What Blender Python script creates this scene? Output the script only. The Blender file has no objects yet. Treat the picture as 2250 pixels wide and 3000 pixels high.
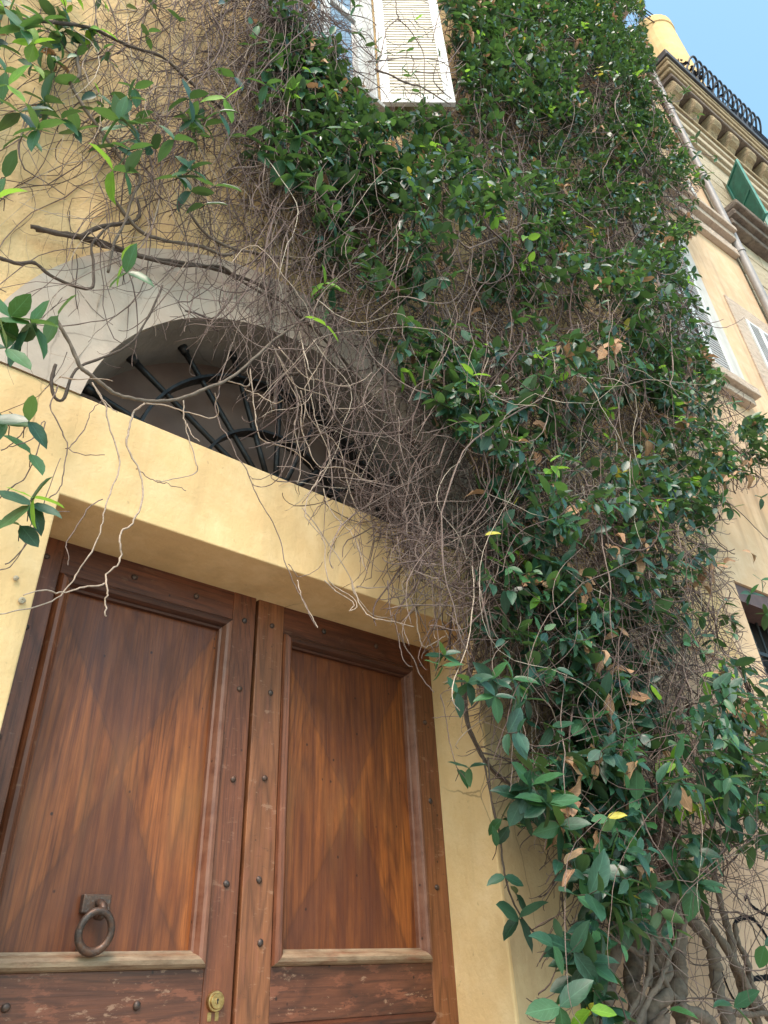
import bpy, bmesh, math, random
import numpy as np
from mathutils import Vector, Matrix
from mathutils.geometry import tessellate_polygon
random.seed(7); RNG = np.random.default_rng(11)
S = bpy.context.scene
COL = S.collection
R_ = math.radians

# ------------------------------------------------------------------ camera (eye level is z = 0, the street is at z = -1.38)
GROUND = -1.38
CAM = np.array([0.0, -2.0, 0.0])
FPX = 2117.2                       # focal length in pixels of the 2250 x 3000 frame
AZ, EL, RO = 0.718671, 0.582521, -0.050647
_f = np.array([math.sin(AZ)*math.cos(EL), math.cos(AZ)*math.cos(EL), math.sin(EL)])
_r = np.cross(_f, [0, 0, 1]); _r /= np.linalg.norm(_r); _u = np.cross(_r, _f)
RIGHT = _r*math.cos(RO)+_u*math.sin(RO); UP = -_r*math.sin(RO)+_u*math.cos(RO); FWD = _f
cd = bpy.data.cameras.new('camera'); cam = bpy.data.objects.new('camera', cd); COL.objects.link(cam)
cd.sensor_fit = 'HORIZONTAL'; cd.sensor_width = 36.0; cd.lens = FPX/2250*36
cd.clip_start = 0.05; cd.clip_end = 800
M = Matrix.Identity(4)
for i in range(3):
    M[i][0] = RIGHT[i]; M[i][1] = UP[i]; M[i][2] = -FWD[i]; M[i][3] = CAM[i]
cam.matrix_world = M
S.camera = cam

# ------------------------------------------------------------------ sky, sun, exposure
SUN_EL, SUN_AZ = 55, 222           # azimuth measured clockwise from +Y
w = bpy.data.worlds.new('World'); S.world = w; w.use_nodes = True
nt = w.node_tree; nt.nodes.clear()
sky = nt.nodes.new('ShaderNodeTexSky'); sky.sky_type = 'NISHITA'; sky.sun_disc = False
sky.sun_elevation = R_(SUN_EL); sky.sun_rotation = R_(SUN_AZ)
sky.air_density = 1.0; sky.dust_density = 1.6; sky.ozone_density = 1.6
tint = nt.nodes.new('ShaderNodeMix'); tint.data_type = 'RGBA'; tint.blend_type = 'MULTIPLY'
tint.inputs[0].default_value = 1.0; tint.inputs[7].default_value = (0.91, 1.07, 0.90, 1)
bg = nt.nodes.new('ShaderNodeBackground'); bg.inputs[1].default_value = 0.15
wo = nt.nodes.new('ShaderNodeOutputWorld')
nt.links.new(sky.outputs[0], tint.inputs[6]); nt.links.new(tint.outputs[2], bg.inputs[0]); nt.links.new(bg.outputs[0], wo.inputs[0])
sl = bpy.data.lights.new('sun', 'SUN'); so = bpy.data.objects.new('sun', sl); COL.objects.link(so)
sl.energy = 1.5; sl.angle = R_(22); sl.color = (1.0, 0.81, 0.72)
sd = Vector((math.sin(R_(SUN_AZ))*math.cos(R_(SUN_EL)), math.cos(R_(SUN_AZ))*math.cos(R_(SUN_EL)), math.sin(R_(SUN_EL))))
so.rotation_euler = sd.to_track_quat('Z', 'Y').to_euler()
S.view_settings.view_transform = 'Standard'; S.view_settings.look = 'None'
S.view_settings.exposure = 1.66; S.view_settings.gamma = 1.0
S.view_settings.use_curve_mapping = False
S.render.engine = 'CYCLES'

# ------------------------------------------------------------------ frontage planes: the house front is Y = 0; past X0 the street front turns 5.4 degrees towards us
X0 = 4.9; TH = R_(5.4)
FT = np.array([math.cos(TH), -math.sin(TH)]); FN = np.array([-math.sin(TH), -math.cos(TH)])
def front(a, pr, z):               # point on the turned frontage: a along it, pr out into the street
    return Vector((X0+a*FT[0]+pr*FN[0], a*FT[1]+pr*FN[1], z))
def rays(px, py):
    px = np.asarray(px, float)[..., None]; py = np.asarray(py, float)[..., None]
    return (px-1125)/FPX*RIGHT-(py-1500)/FPX*UP+FWD
def at(px, py, d):                 # points that stand d metres out from the frontage
    v = rays(px, py); d = np.asarray(d, float)
    s1 = np.where(v[..., 1] > 1e-3, (2.0-d)/np.maximum(v[..., 1], 1e-3), 1e9)
    # turned plane: ((CAM+s v)-(X0,0)).n = d
    num = d-((0-X0)*FN[0]+(-2.0)*FN[1]); den = v[..., 0]*FN[0]+v[..., 1]*FN[1]
    s2 = np.where(np.abs(den) > 1e-6, num/den, 1e9); s2 = np.where(s2 <= 0, 1e9, s2)
    s = np.minimum(s1, s2)
    return CAM+v*s[..., None]

# ------------------------------------------------------------------ object helpers
def tag(o, label=None, cat=None, group=None, kind=None):
    if label: o['label'] = label
    if cat: o['category'] = cat
    if group: o['group'] = group
    if kind: o['kind'] = kind
    return o
def empty(name, loc, label, cat, group=None):
    o = bpy.data.objects.new(name, None); o.empty_display_size = .1; COL.objects.link(o); o.location = loc
    return tag(o, label, cat, group)
def link(name, me, parent=None, mat=None):
    o = bpy.data.objects.new(name, me); COL.objects.link(o)
    if mat is not None:
        for m in (mat if isinstance(mat, (list, tuple)) else [mat]): me.materials.append(m)
    if parent is not None:
        o.parent = parent
        o.matrix_parent_inverse = Matrix.Translation(-wloc(parent))
    return o
def wloc(o):
    v = Vector(o.location)
    p = o.parent
    while p is not None:           # parents are only ever translated, and children sit at world coordinates
        if o.matrix_parent_inverse.translation.length > 0: return Vector((0, 0, 0)) if o.location.length == 0 else Vector(o.location)
        v += p.location; o = p; p = o.parent
    return v
class MB:
    def __init__(s): s.v = []; s.f = []
    def face(s, pts):
        n = len(s.v); s.v += [tuple(p) for p in pts]; s.f.append(tuple(range(n, n+len(pts)))); return s
    def box(s, x0, x1, y0, y1, z0, z1, fr=None):
        q = [(x0, y0, z0), (x1, y0, z0), (x1, y1, z0), (x0, y1, z0), (x0, y0, z1), (x1, y0, z1), (x1, y1, z1), (x0, y1, z1)]
        if fr: q = [tuple(fr(*p)) for p in q]
        n = len(s.v); s.v += q
        s.f += [tuple(n+i for i in t) for t in ((0, 3, 2, 1), (4, 5, 6, 7), (0, 1, 5, 4), (1, 2, 6, 5), (2, 3, 7, 6), (3, 0, 4, 7))]
        return s
    def tube(s, P, r, n=8, cap=True):
        P = [Vector(p) for p in P]; rr = r if hasattr(r, '__len__') else [r]*len(P)
        base = len(s.v); ref = Vector((0.31, -0.77, 0.55)).normalized()
        for i, p in enumerate(P):
            t = (P[min(i+1, len(P)-1)]-P[max(i-1, 0)]).normalized()
            a = (ref-t*ref.dot(t)).normalized(); b = t.cross(a); ref = a
            for k in range(n):
                an = 2*math.pi*k/n; s.v.append(tuple(p+(a*math.cos(an)+b*math.sin(an))*rr[i]))
        for i in range(len(P)-1):
            for k in range(n):
                s.f.append((base+i*n+k, base+i*n+(k+1) % n, base+(i+1)*n+(k+1) % n, base+(i+1)*n+k))
        if cap:
            s.f.append(tuple(base+k for k in range(n))[::-1]); s.f.append(tuple(base+(len(P)-1)*n+k for k in range(n)))
        return s
    def mesh(s, name='mesh', smooth=False):
        me = bpy.data.meshes.new(name); me.from_pydata(s.v, [], s.f); me.update()
        bm = bmesh.new(); bm.from_mesh(me); bmesh.ops.recalc_face_normals(bm, faces=bm.faces); bm.to_mesh(me); bm.free()
        if smooth: me.polygons.foreach_set('use_smooth', [True]*len(me.polygons))
        return me
    def build(s, name, mat, parent=None, smooth=False, bevel=0, seg=2):
        me = s.mesh(name, smooth); o = link(name, me, parent, mat)
        if bevel:
            m = o.modifiers.new('bevel', 'BEVEL'); m.width = bevel; m.segments = seg; m.limit_method = 'ANGLE'; m.angle_limit = R_(40)
        return o
def box(name, mat, parent, x0, x1, y0, y1, z0, z1, fr=None, bevel=0):
    return MB().box(x0, x1, y0, y1, z0, z1, fr).build(name, mat, parent, bevel=bevel)
def holed(outer, holes, fr):       # flat sheet with holes, given in 2D and placed by fr
    loops = [[Vector((x, y, 0)) for x, y in L] for L in [outer]+holes]
    tr = tessellate_polygon(loops); flat = [p for L in loops for p in L]
    mb = MB(); mb.v = [tuple(fr(p.x, p.y)) for p in flat]; mb.f = [tuple(t) for t in tr]
    return mb

# ------------------------------------------------------------------ materials
class NT:
    def __init__(s, name):
        s.m = bpy.data.materials.new(name); s.m.use_nodes = True; s.t = s.m.node_tree; s.t.nodes.clear()
        s.out = s.t.nodes.new('ShaderNodeOutputMaterial'); s.b = s.t.nodes.new('ShaderNodeBsdfPrincipled')
        s.t.links.new(s.b.outputs[0], s.out.inputs[0]); s.co = None
    def n(s, typ, ins=None, **kw):
        x = s.t.nodes.new(typ)
        for k, v in kw.items(): setattr(x, k, v)
        for k, v in (ins or {}).items():
            if isinstance(v, bpy.types.NodeSocket): s.t.links.new(v, x.inputs[k])
            else: x.inputs[k].default_value = v
        return x
    def pos(s):
        if not s.co: s.co = s.n('ShaderNodeNewGeometry').outputs['Position']
        return s.co
    def mp(s, scale=(1, 1, 1), loc=(0, 0, 0), rot=(0, 0, 0)):
        return s.n('ShaderNodeMapping', {0: s.pos(), 1: loc, 2: rot, 3: scale}).outputs[0]
    def noise(s, scale, detail=4, rough=.55, vec=None, dist=0):
        return s.n('ShaderNodeTexNoise', {'Vector': vec or s.pos(), 'Scale': scale, 'Detail': detail, 'Roughness': rough, 'Distortion': dist}).outputs[0]
    def ramp(s, fac, stops):
        x = s.n('ShaderNodeValToRGB', {0: fac}); e = x.color_ramp.elements
        while len(e) > 1: e.remove(e[-1])
        for i, (p, c) in enumerate(stops):
            q = e[0] if i == 0 else e.new(p); q.position = p; q.color = (*c, 1) if hasattr(c, '__len__') else (c, c, c, 1)
        return x.outputs[0]
    def mix(s, fac, a, b, mode='MIX'):
        x = s.n('ShaderNodeMix', data_type='RGBA', blend_type=mode)
        for k, v in ((0, fac), (6, a), (7, b)):
            if isinstance(v, bpy.types.NodeSocket): s.t.links.new(v, x.inputs[k])
            elif k == 0: x.inputs[0].default_value = v
            else: x.inputs[k].default_value = (*v, 1)
        return x.outputs[2]
    def math(s, op, a, b=0.0, c=0.0):
        return s.n('ShaderNodeMath', {0: a, 1: b, 2: c}, operation=op).outputs[0]
    def set(s, **k):
        for q, v in k.items():
            q = {'col': 'Base Color', 'rough': 'Roughness', 'metal': 'Metallic', 'spec': 'Specular IOR Level', 'sub': 'Subsurface Weight', 'coat': 'Coat Weight', 'normal': 'Normal'}[q]
            if isinstance(v, bpy.types.NodeSocket): s.t.links.new(v, s.b.inputs[q])
            else: s.b.inputs[q].default_value = (*v, 1) if hasattr(v, '__len__') else v
        return s
    def bump(s, h, strength=.3, dist=.01, prev=None):
        ins = {'Height': h, 'Strength': strength, 'Distance': dist}
        if prev is not None: ins['Normal'] = prev
        o = s.n('ShaderNodeBump', ins).outputs[0]; s.t.links.new(o, s.b.inputs['Normal']); return o

def stucco(name, base, dark, light, coarse=.004, fine=1.0, crack=0.5, streak=.5):
    s = NT(name)
    big = s.noise(1.1, 5, .6); med = s.noise(5, 6, .65); fin = s.noise(60, 4, .6)
    c = s.mix(s.ramp(big, [(.35, 0), (.68, 1)]), dark, base)
    c = s.mix(s.ramp(med, [(.45, 0), (.75, .7)]), c, light)
    st = s.noise(1, 5, .6, s.mp((7, 7, .55)))
    c = s.mix(s.math('MULTIPLY', s.ramp(st, [(.5, 0), (.72, 1)]), streak), c, tuple(x*.62 for x in dark))
    vc = s.n('ShaderNodeTexVoronoi', {'Vector': s.n('ShaderNodeMix', {0: .10, 4: s.mp((1.1, 1.1, .75)), 5: s.n('ShaderNodeTexNoise', {'Vector': s.pos(), 'Scale': 3.5, 'Detail': 6}).outputs[1]}, data_type='VECTOR').outputs[1], 'Scale': 1.3}, feature='DISTANCE_TO_EDGE').outputs[0]
    cr = s.math('MULTIPLY', s.ramp(vc, [(0, 1), (.0035, 0)]), s.math('MULTIPLY', s.ramp(s.noise(1.3, 2), [(.47, 0), (.55, 1)]), crack))
    c = s.mix(cr, c, tuple(x*.35 for x in base))
    sp = s.ramp(s.noise(38, 2, .5), [(.72, 0), (.76, 1)])
    c = s.mix(s.math('MULTIPLY', sp, .35), c, tuple(x*.45 for x in base))
    s.set(col=c, rough=.9, spec=.2)
    a = s.bump(s.noise(3.2, 5, .55), .35, .03)
    a = s.bump(s.noise(22, 5, .6, s.mp((1, 1, .6))), .7*fine, coarse*2.4, a)
    a = s.bump(fin, .9*fine, coarse, a)
    return s.m
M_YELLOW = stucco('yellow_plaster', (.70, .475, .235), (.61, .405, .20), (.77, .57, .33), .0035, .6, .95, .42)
M_GRIMY_SHADED = stucco('grimy_shaded_yellow_plaster', (.54, .39, .21), (.44, .31, .18), (.62, .47, .28), .004, .8, .8, .5)  # yellow plaster darkened by grime and by shade put into the colour
M_OCHRE = stucco('ochre_stucco', (.64, .43, .21), (.53, .35, .18), (.72, .52, .30), .006, 1.0, .8, .3)
M_BEIGE = stucco('beige_plaster', (.57, .38, .26), (.47, .31, .21), (.63, .45, .32), .003, .6, .5, .2)
M_ORANGE = stucco('orange_plaster', (.60, .41, .25), (.50, .34, .22), (.66, .50, .35), .002, .4, .4, .5)
M_GREYPL = stucco('grey_plaster', (.49, .39, .315), (.41, .32, .26), (.55, .455, .38), .003, .6, .6, .25)
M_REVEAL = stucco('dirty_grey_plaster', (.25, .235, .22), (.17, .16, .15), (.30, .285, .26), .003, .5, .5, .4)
M_PALEGREY = stucco('pale_grey_plaster', (.50, .47, .44), (.42, .39, .37), (.56, .53, .50), .002, .4, .3, .4)
M_TOWER = stucco('warm_yellow_plaster', (.72, .50, .24), (.64, .42, .20), (.76, .56, .30), .002, .4, .3, .3)

def stone(name, a, b, c3, sc=1.0):
    s = NT(name)
    n1 = s.noise(2.2*sc, 7, .7); n2 = s.noise(9*sc, 6, .7, s.mp((1, 1, 3))); n3 = s.noise(40, 3)
    c = s.mix(s.ramp(n1, [(.35, 0), (.65, 1)]), a, b); c = s.mix(s.ramp(n2, [(.48, 0), (.68, .9)]), c, c3)
    s.set(col=c, rough=.92, spec=.2); p = s.bump(n2, .8, .05); s.bump(n3, .5, .008, p); return s.m
M_STONE = stone('weathered_tan_stone', (.30, .22, .13), (.42, .32, .20), (.17, .125, .085))
M_DKSTONE = stone('dark_brown_stone', (.16, .12, .10), (.23, .18, .14), (.09, .07, .06))  # darker stone for the frieze, lowest cornice band and sills
M_RUSTIC = stone('pale_buff_stone', (.46, .37, .26), (.53, .44, .32), (.38, .30, .21))
M_PINKST = stone('pinkish_stone', (.50, .38, .30), (.56, .45, .36), (.40, .30, .24))

def plain(name, col, rough=.6, metal=0.0, var=.25, sc=12, bmp=.15, spec=.4):
    s = NT(name); n1 = s.noise(sc, 5, .6)
    c = s.mix(s.ramp(n1, [(.35, 0), (.7, 1)]), tuple(x*(1-var) for x in col), tuple(min(1, x*(1+var*.5)) for x in col))
    s.set(col=c, rough=rough, metal=metal, spec=spec); s.bump(n1, bmp, .006); return s.m
M_BLACKWALL = plain('dark_interior', (.012, .011, .012), .8)
M_FANPANEL = plain('brown_panel_paint', (.19, .125, .10), .65, var=.3, sc=3)
M_IRON = plain('painted_dark_iron', (.022, .023, .025), .45, .3, var=.5, sc=30, bmp=.5)
M_WHITE = plain('white_paint', (.62, .61, .60), .5, var=.12, sc=5)
M_CREAM = plain('cream_louvre_paint', (.56, .50, .41), .55, var=.1, sc=4)
M_PIPE = plain('grey_pipe_paint', (.27, .245, .24), .5, var=.25, sc=4)
M_WPIPE = plain('white_pipe_paint', (.62, .61, .60), .5, var=.2, sc=4)
M_GREEN = plain('green_shutter_paint', (.035, .20, .16), .5, var=.3, sc=7)
M_LGREY = plain('grey_louvre_paint', (.34, .32, .31), .55, var=.15, sc=6)
M_BROWNFR = plain('brown_metal_lintel', (.10, .055, .05), .6, var=.3)
M_GUTTER = plain('dark_lead_gutter', (.055, .05, .055), .6, var=.4, sc=5)
M_GRAF = plain('black_spray_paint', (.010, .010, .013), .9, spec=.05, bmp=.05)
M_STREET = stone('street_paving', (.33, .30, .27), (.40, .37, .33), (.25, .23, .20))
M_WIRE = plain('dark_wire', (.03, .028, .04), .5)

def glass_mat():
    s = NT('window_glass'); s.set(col=(.05, .07, .08), rough=.05, spec=1.0, metal=.0)
    s.b.inputs['Coat Weight'].default_value = 1.0; s.b.inputs['Coat Roughness'].default_value = .03
    s.b.inputs['IOR'].default_value = 2.2; return s.m
M_GLASS = glass_mat()

def wood(name, lo, hi, dark, horiz=False, panel=None, wear=0.0, shift=0.0, pale=None, rough=.42):
    s = NT(name); L, Wd = (1.2, 22)
    sc = (L, 22, Wd) if horiz else (Wd, 22, L)
    v = s.mp(sc, (shift, shift*1.7, shift*.3))
    g = s.noise(2.2, 6, .62, v, .08)
    # cathedral growth rings: a slow field cut into thin lines, stretched along the board
    fld = s.noise(1.0, 2, .4, s.mp((.5, 2, 4.5) if horiz else (4.5, 2, .42), (shift*2.3, 0, shift)), .12)
    ring = s.math('FRACT', s.math('MULTIPLY', fld, 26.0))
    ringm = s.ramp(ring, [(0, 1), (.22, .15), (.75, 0), (1, 1)])
    fine = s.noise(5, 4, .7, s.mp((.7, 6, 26) if horiz else (26, 6, .7), (shift, 0, shift)))
    big = s.noise(2.4, 8, .68, s.mp((.8, 1, 3) if horiz else (3, 1, .7), (shift, 0, 0)))
    c = s.mix(s.ramp(g, [(.30, 0), (.72, 1)]), lo, hi)
    c = s.mix(s.math('MULTIPLY', ringm, .42), c, dark)
    c = s.mix(s.math('MULTIPLY', s.ramp(fine, [(.50, 0), (.64, 1)]), .42), c, dark)
    c = s.mix(s.math('MULTIPLY', s.ramp(big, [(.45, 0), (.60, 1)]), .45), c, tuple(x*.5 for x in lo))
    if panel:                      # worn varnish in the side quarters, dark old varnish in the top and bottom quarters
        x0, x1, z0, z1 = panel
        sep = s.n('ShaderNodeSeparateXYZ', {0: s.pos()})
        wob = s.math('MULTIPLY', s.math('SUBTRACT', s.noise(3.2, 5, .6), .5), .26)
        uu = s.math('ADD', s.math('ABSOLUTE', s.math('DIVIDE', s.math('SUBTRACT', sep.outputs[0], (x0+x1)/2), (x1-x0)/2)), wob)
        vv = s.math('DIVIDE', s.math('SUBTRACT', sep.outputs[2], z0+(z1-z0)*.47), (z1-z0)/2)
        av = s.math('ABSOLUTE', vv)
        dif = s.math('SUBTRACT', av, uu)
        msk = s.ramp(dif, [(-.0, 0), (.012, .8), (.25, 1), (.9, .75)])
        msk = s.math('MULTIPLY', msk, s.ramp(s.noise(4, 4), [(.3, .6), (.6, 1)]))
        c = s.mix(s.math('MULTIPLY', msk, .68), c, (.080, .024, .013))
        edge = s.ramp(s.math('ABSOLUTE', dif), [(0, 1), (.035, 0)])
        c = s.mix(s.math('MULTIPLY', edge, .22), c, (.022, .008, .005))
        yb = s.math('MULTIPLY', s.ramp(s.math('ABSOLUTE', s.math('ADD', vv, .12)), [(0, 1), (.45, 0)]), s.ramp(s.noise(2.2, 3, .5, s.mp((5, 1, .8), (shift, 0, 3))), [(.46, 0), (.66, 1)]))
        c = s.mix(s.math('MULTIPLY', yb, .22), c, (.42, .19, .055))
    if wear:
        wn = s.noise(7, 7, .72, s.mp((1, 1, 3.2) if horiz else (3, 1, .8), (shift, 4, 1)))
        c = s.mix(s.math('MULTIPLY', s.ramp(wn, [(.54, 0), (.60, 1)]), wear), c, (.22, .075, .040))
        wn2 = s.noise(16, 6, .7, s.mp((1, 1, 2.5), (3, shift, 1)))
        c = s.mix(s.math('MULTIPLY', s.ramp(wn2, [(.60, 0), (.66, 1)]), wear), c, (.34, .20, .13))
        c = s.mix(s.math('MULTIPLY', s.ramp(wn2, [(.30, 1), (.38, 0)]), wear), c, (.022, .016, .014))
    if pale:
        pn = s.noise(5, 6, .7, s.mp((4, 1, 4) if not horiz else (2, 1, 9), (shift, 0, 0)))
        c = s.mix(s.ramp(pn, [(.36, 0), (.62, .8)]), c, pale)
    dots = s.n('ShaderNodeTexVoronoi', {'Vector': s.mp((1, 1, .8)), 'Scale': 15.0, 'Randomness': 1.0}).outputs['Distance']
    c = s.mix(s.math('MULTIPLY', s.ramp(dots, [(.035, 1), (.08, 0)]), .85), c, (.015, .007, .005))
    scr = s.ramp(s.noise(34, 5, .75), [(.68, 0), (.73, 1)])
    c = s.mix(s.math('MULTIPLY', scr, .35), c, (.38, .21, .11))
    s.set(col=c, rough=s.ramp(big, [(.3, rough-.06), (.7, rough+.16)]), spec=.4)
    p = s.bump(fine, .45, .0015); p = s.bump(g, .35, .002, p); s.bump(dots, .3, .004, p)
    return s.m
M_WLEAF = [wood('walnut_panel_wide', (.115, .028, .009), (.36, .108, .024), (.045, .013, .006), panel=(.575, 1.15, .09, 1.16), shift=.3),
           wood('walnut_panel_narrow', (.115, .028, .009), (.37, .112, .024), (.045, .013, .006), panel=(1.45, 2.05, .09, 1.16), shift=4.1)]
M_WSTILE = wood('walnut_stile', (.12, .037, .018), (.23, .075, .030), (.030, .010, .006), wear=.25, shift=2.2)
M_WSTILE2 = wood('walnut_worn_stile', (.17, .060, .025), (.29, .11, .045), (.035, .014, .008), wear=.45, shift=7.7)
M_WRAIL = wood('walnut_rail', (.085, .026, .014), (.17, .052, .024), (.022, .008, .005), horiz=True, wear=.15, shift=1.2)
M_WRAILW = wood('walnut_battered_rail', (.085, .030, .017), (.16, .055, .028), (.022, .010, .007), horiz=True, wear=.6, shift=5.2)
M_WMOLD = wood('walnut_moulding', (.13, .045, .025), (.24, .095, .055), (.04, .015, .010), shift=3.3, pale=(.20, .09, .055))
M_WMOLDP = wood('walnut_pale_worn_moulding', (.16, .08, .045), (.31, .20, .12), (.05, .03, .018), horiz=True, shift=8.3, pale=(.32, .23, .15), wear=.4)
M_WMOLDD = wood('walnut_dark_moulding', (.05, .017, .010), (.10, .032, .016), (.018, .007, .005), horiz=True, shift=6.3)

def rust():
    s = NT('old_rusty_iron'); n1 = s.noise(28, 6, .7); n2 = s.noise(120, 3)
    c = s.mix(s.ramp(n1, [(.4, 0), (.65, 1)]), (.055, .045, .042), (.13, .065, .04)); c = s.mix(s.ramp(n2, [(.55, 0), (.7, .6)]), c, (.15, .13, .12))
    s.set(col=c, rough=.5, metal=.55); s.bump(n1, .5, .003); return s.m
M_RUST = rust()
def brass():
    s = NT('old_brass'); n1 = s.noise(60, 4, .7)
    s.set(col=s.mix(s.ramp(n1, [(.4, 0), (.7, 1)]), (.30, .18, .07), (.52, .35, .15)), rough=.34, metal=.9); s.bump(n1, .15, .0006); return s.m
M_BRASS = brass()

def leafmat(name, cols, back, rough=.32, trans=.3, tcol=(.16, .32, .03)):
    s = NT(name); g = s.n('ShaderNodeNewGeometry'); oi = s.n('ShaderNodeObjectInfo')
    rnd = s.math('FRACT', s.math('ADD', g.outputs['Random Per Island'], oi.outputs['Random']))
    n = len(cols); c = s.ramp(rnd, [(i/(n-1), cc) for i, cc in enumerate(cols)])
    c = s.mix(s.math('MULTIPLY', s.ramp(s.noise(45, 4, .7), [(.45, 0), (.7, 1)]), .35), c, tuple(min(1, x*1.8+.01) for x in cols[n//2]))
    at_ = s.n('ShaderNodeAttribute', attribute_name='UVMap').outputs['Vector']
    sep = s.n('ShaderNodeSeparateXYZ', {0: at_})
    rib = s.ramp(s.math('ABSOLUTE', sep.outputs[0]), [(0, 1), (.07, 0)])
    vein = s.math('FRACT', s.math('ADD', s.math('MULTIPLY', sep.outputs[1], 7.0), s.math('MULTIPLY', s.math('ABSOLUTE', sep.outputs[0]), -2.2)))
    vm = s.math('MULTIPLY', s.ramp(vein, [(0, 1), (.16, 0)]), .35)
    lite = tuple(min(1, x*2.2+.02) for x in cols[n//2])
    c = s.mix(s.math('MAXIMUM', s.math('MULTIPLY', rib, .7), vm), c, lite)
    cb = s.mix(g.outputs['Backfacing'], c, s.mix(.55, c, back))
    s.set(col=cb, rough=s.ramp(rnd, [(0, rough), (1, rough+.22)]), spec=.45)
    s.bump(vein, .12, .002)
    tr = s.n('ShaderNodeBsdfTranslucent', {0: s.mix(.5, cb, tcol)})
    mx = s.n('ShaderNodeMixShader', {0: trans, 1: s.b.outputs[0], 2: tr.outputs[0]})
    s.t.links.new(mx.outputs[0], s.out.inputs[0]); return s.m
LM = [leafmat('dark_green_leaf', [(.006, .026, .015), (.010, .042, .023), (.019, .062, .034), (.014, .052, .033), (.032, .086, .048)], (.08, .13, .06), .30, .16),
      leafmat('mid_green_leaf', [(.022, .080, .026), (.038, .115, .036), (.03, .10, .045), (.055, .145, .05)], (.11, .18, .07), .33, .28),
      leafmat('bright_young_leaf', [(.09, .22, .02), (.15, .31, .03), (.20, .36, .05)], (.2, .34, .07), .4, .45, (.35, .6, .04)),
      leafmat('yellow_leaf', [(.34, .32, .03), (.45, .38, .04), (.28, .32, .04)], (.45, .4, .08), .45, .3, (.5, .4, .03)),
      leafmat('dead_tan_leaf', [(.22, .105, .05), (.34, .175, .09), (.38, .23, .13), (.15, .07, .04)], (.34, .22, .13), .6, .2, (.5, .25, .1))]
def bark(name, cols, sc=90):
    s = NT(name); g = s.n('ShaderNodeNewGeometry'); rnd = g.outputs['Random Per Island']; n = len(cols)
    c = s.ramp(rnd, [(i/(n-1), cc) for i, cc in enumerate(cols)])
    nn = s.noise(sc, 4, .7); c = s.mix(s.math('MULTIPLY', s.ramp(nn, [(.42, 0), (.66, 1)]), .55), c, tuple(x*.45 for x in cols[n//2]))
    s.set(col=c, rough=.8, spec=.2); s.bump(nn, .6, .003); return s.m
M_TWIG = bark('thin_brown_twigs', [(.060, .038, .034), (.10, .064, .055), (.16, .11, .095), (.26, .19, .16), (.085, .05, .042)])
M_TWIGP = bark('pale_dry_twigs', [(.44, .34, .27), (.56, .46, .37), (.36, .26, .20), (.62, .53, .43)])
M_TWIGD = bark('dark_woody_stem', [(.060, .042, .036), (.09, .065, .052), (.12, .09, .07)])
M_TRUNK = bark('grey_brown_bark', [(.115, .083, .066), (.15, .115, .09), (.185, .145, .115)], 45)

# ================================================================== THE SETTING
g = MB().box(-60, 60, -60, 60, GROUND-.5, GROUND).build('ground', M_STREET); tag(g, 'grey paved street in front of the houses', kind='structure')

# ------------------------------------------------------------------ the yellow house
house = empty('yellow_house', (1.3, 0, GROUND), 'yellow plastered house front with a wooden door under an arched fanlight, covered in climbing vine', 'house')
DX0, DX1, DZ, REC = .435, 2.222, 1.308, .27        # door opening and recess depth
AC, AZc, AR, AO = 1.32, 1.60, .905, 1.25           # arch: centre, inner and outer radius
SPR = 1.705
fr0 = lambda x, z: Vector((x, 0, z))
def rough_sheet(mb, name, mat, parent): return mb.build(name, mat, parent)
# lower front: piers and lintel are solid blocks with softly worn plaster arrises
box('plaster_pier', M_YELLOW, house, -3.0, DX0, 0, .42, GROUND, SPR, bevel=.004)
box('plaster_pier', M_GRIMY_SHADED, house, DX1+.004, 2.74, 0, .42, GROUND, SPR, bevel=.012)  # street face: its darker tone is part dirt, part painted shade
box('jamb_plaster', M_YELLOW, house, DX1-.002, DX1+.018, -.0015, .40, GROUND, DZ-.001, bevel=.006)  # thin skin keeps the jamb clear of the pier's painted shade
for xa, xb in ((-3.0, AC-AR+.002), (AC+AR-.002, 2.74)): box('plaster_joint', M_GREYPL, house, xa, xb, .004, .3, SPR-.03, SPR+.004)
box('lintel', M_YELLOW, house, DX0-.02, DX1+.02, .0005, .42, DZ, SPR+.0005, bevel=.004)
# right-hand lower wall
lw = box('lower_wall', M_BEIGE, house, 2.74, X0, .022, .42, GROUND, 1.9, bevel=.01)
# upper wall with the arch and the upper window cut out
a0 = math.asin((SPR-AZc)/AR)
arc = [(AC+AR*math.cos(t), AZc+AR*math.sin(t)) for t in np.linspace(a0, math.pi-a0, 33)]
a1 = math.asin((SPR-AZc)/AO)
arco = [(AC+AO*math.cos(t), AZc+AO*math.sin(t)) for t in np.linspace(a1, math.pi-a1, 41)]
WX0, WX1, WZ0, WZ1 = .92, 1.90, 5.36, 8.3
TOPZ = 18.0
outer = [(-3, SPR+.003)] + arc[::-1] + [(X0, SPR+.003), (X0, TOPZ), (-3, TOPZ)]
mb = holed(outer, [[(WX0, WZ0), (WX1, WZ0), (WX1, WZ1), (WX0, WZ1)]], fr0)
mb.build('upper_wall', M_OCHRE, house)
MB().box(-3, X0+.3, .43, 5, GROUND, TOPZ).build('rear_wall', M_OCHRE, house)
MB().box(-3.05, X0+.02, -.25, 5.2, TOPZ, TOPZ+.12).build('roof_eave', M_STONE, house)
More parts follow.
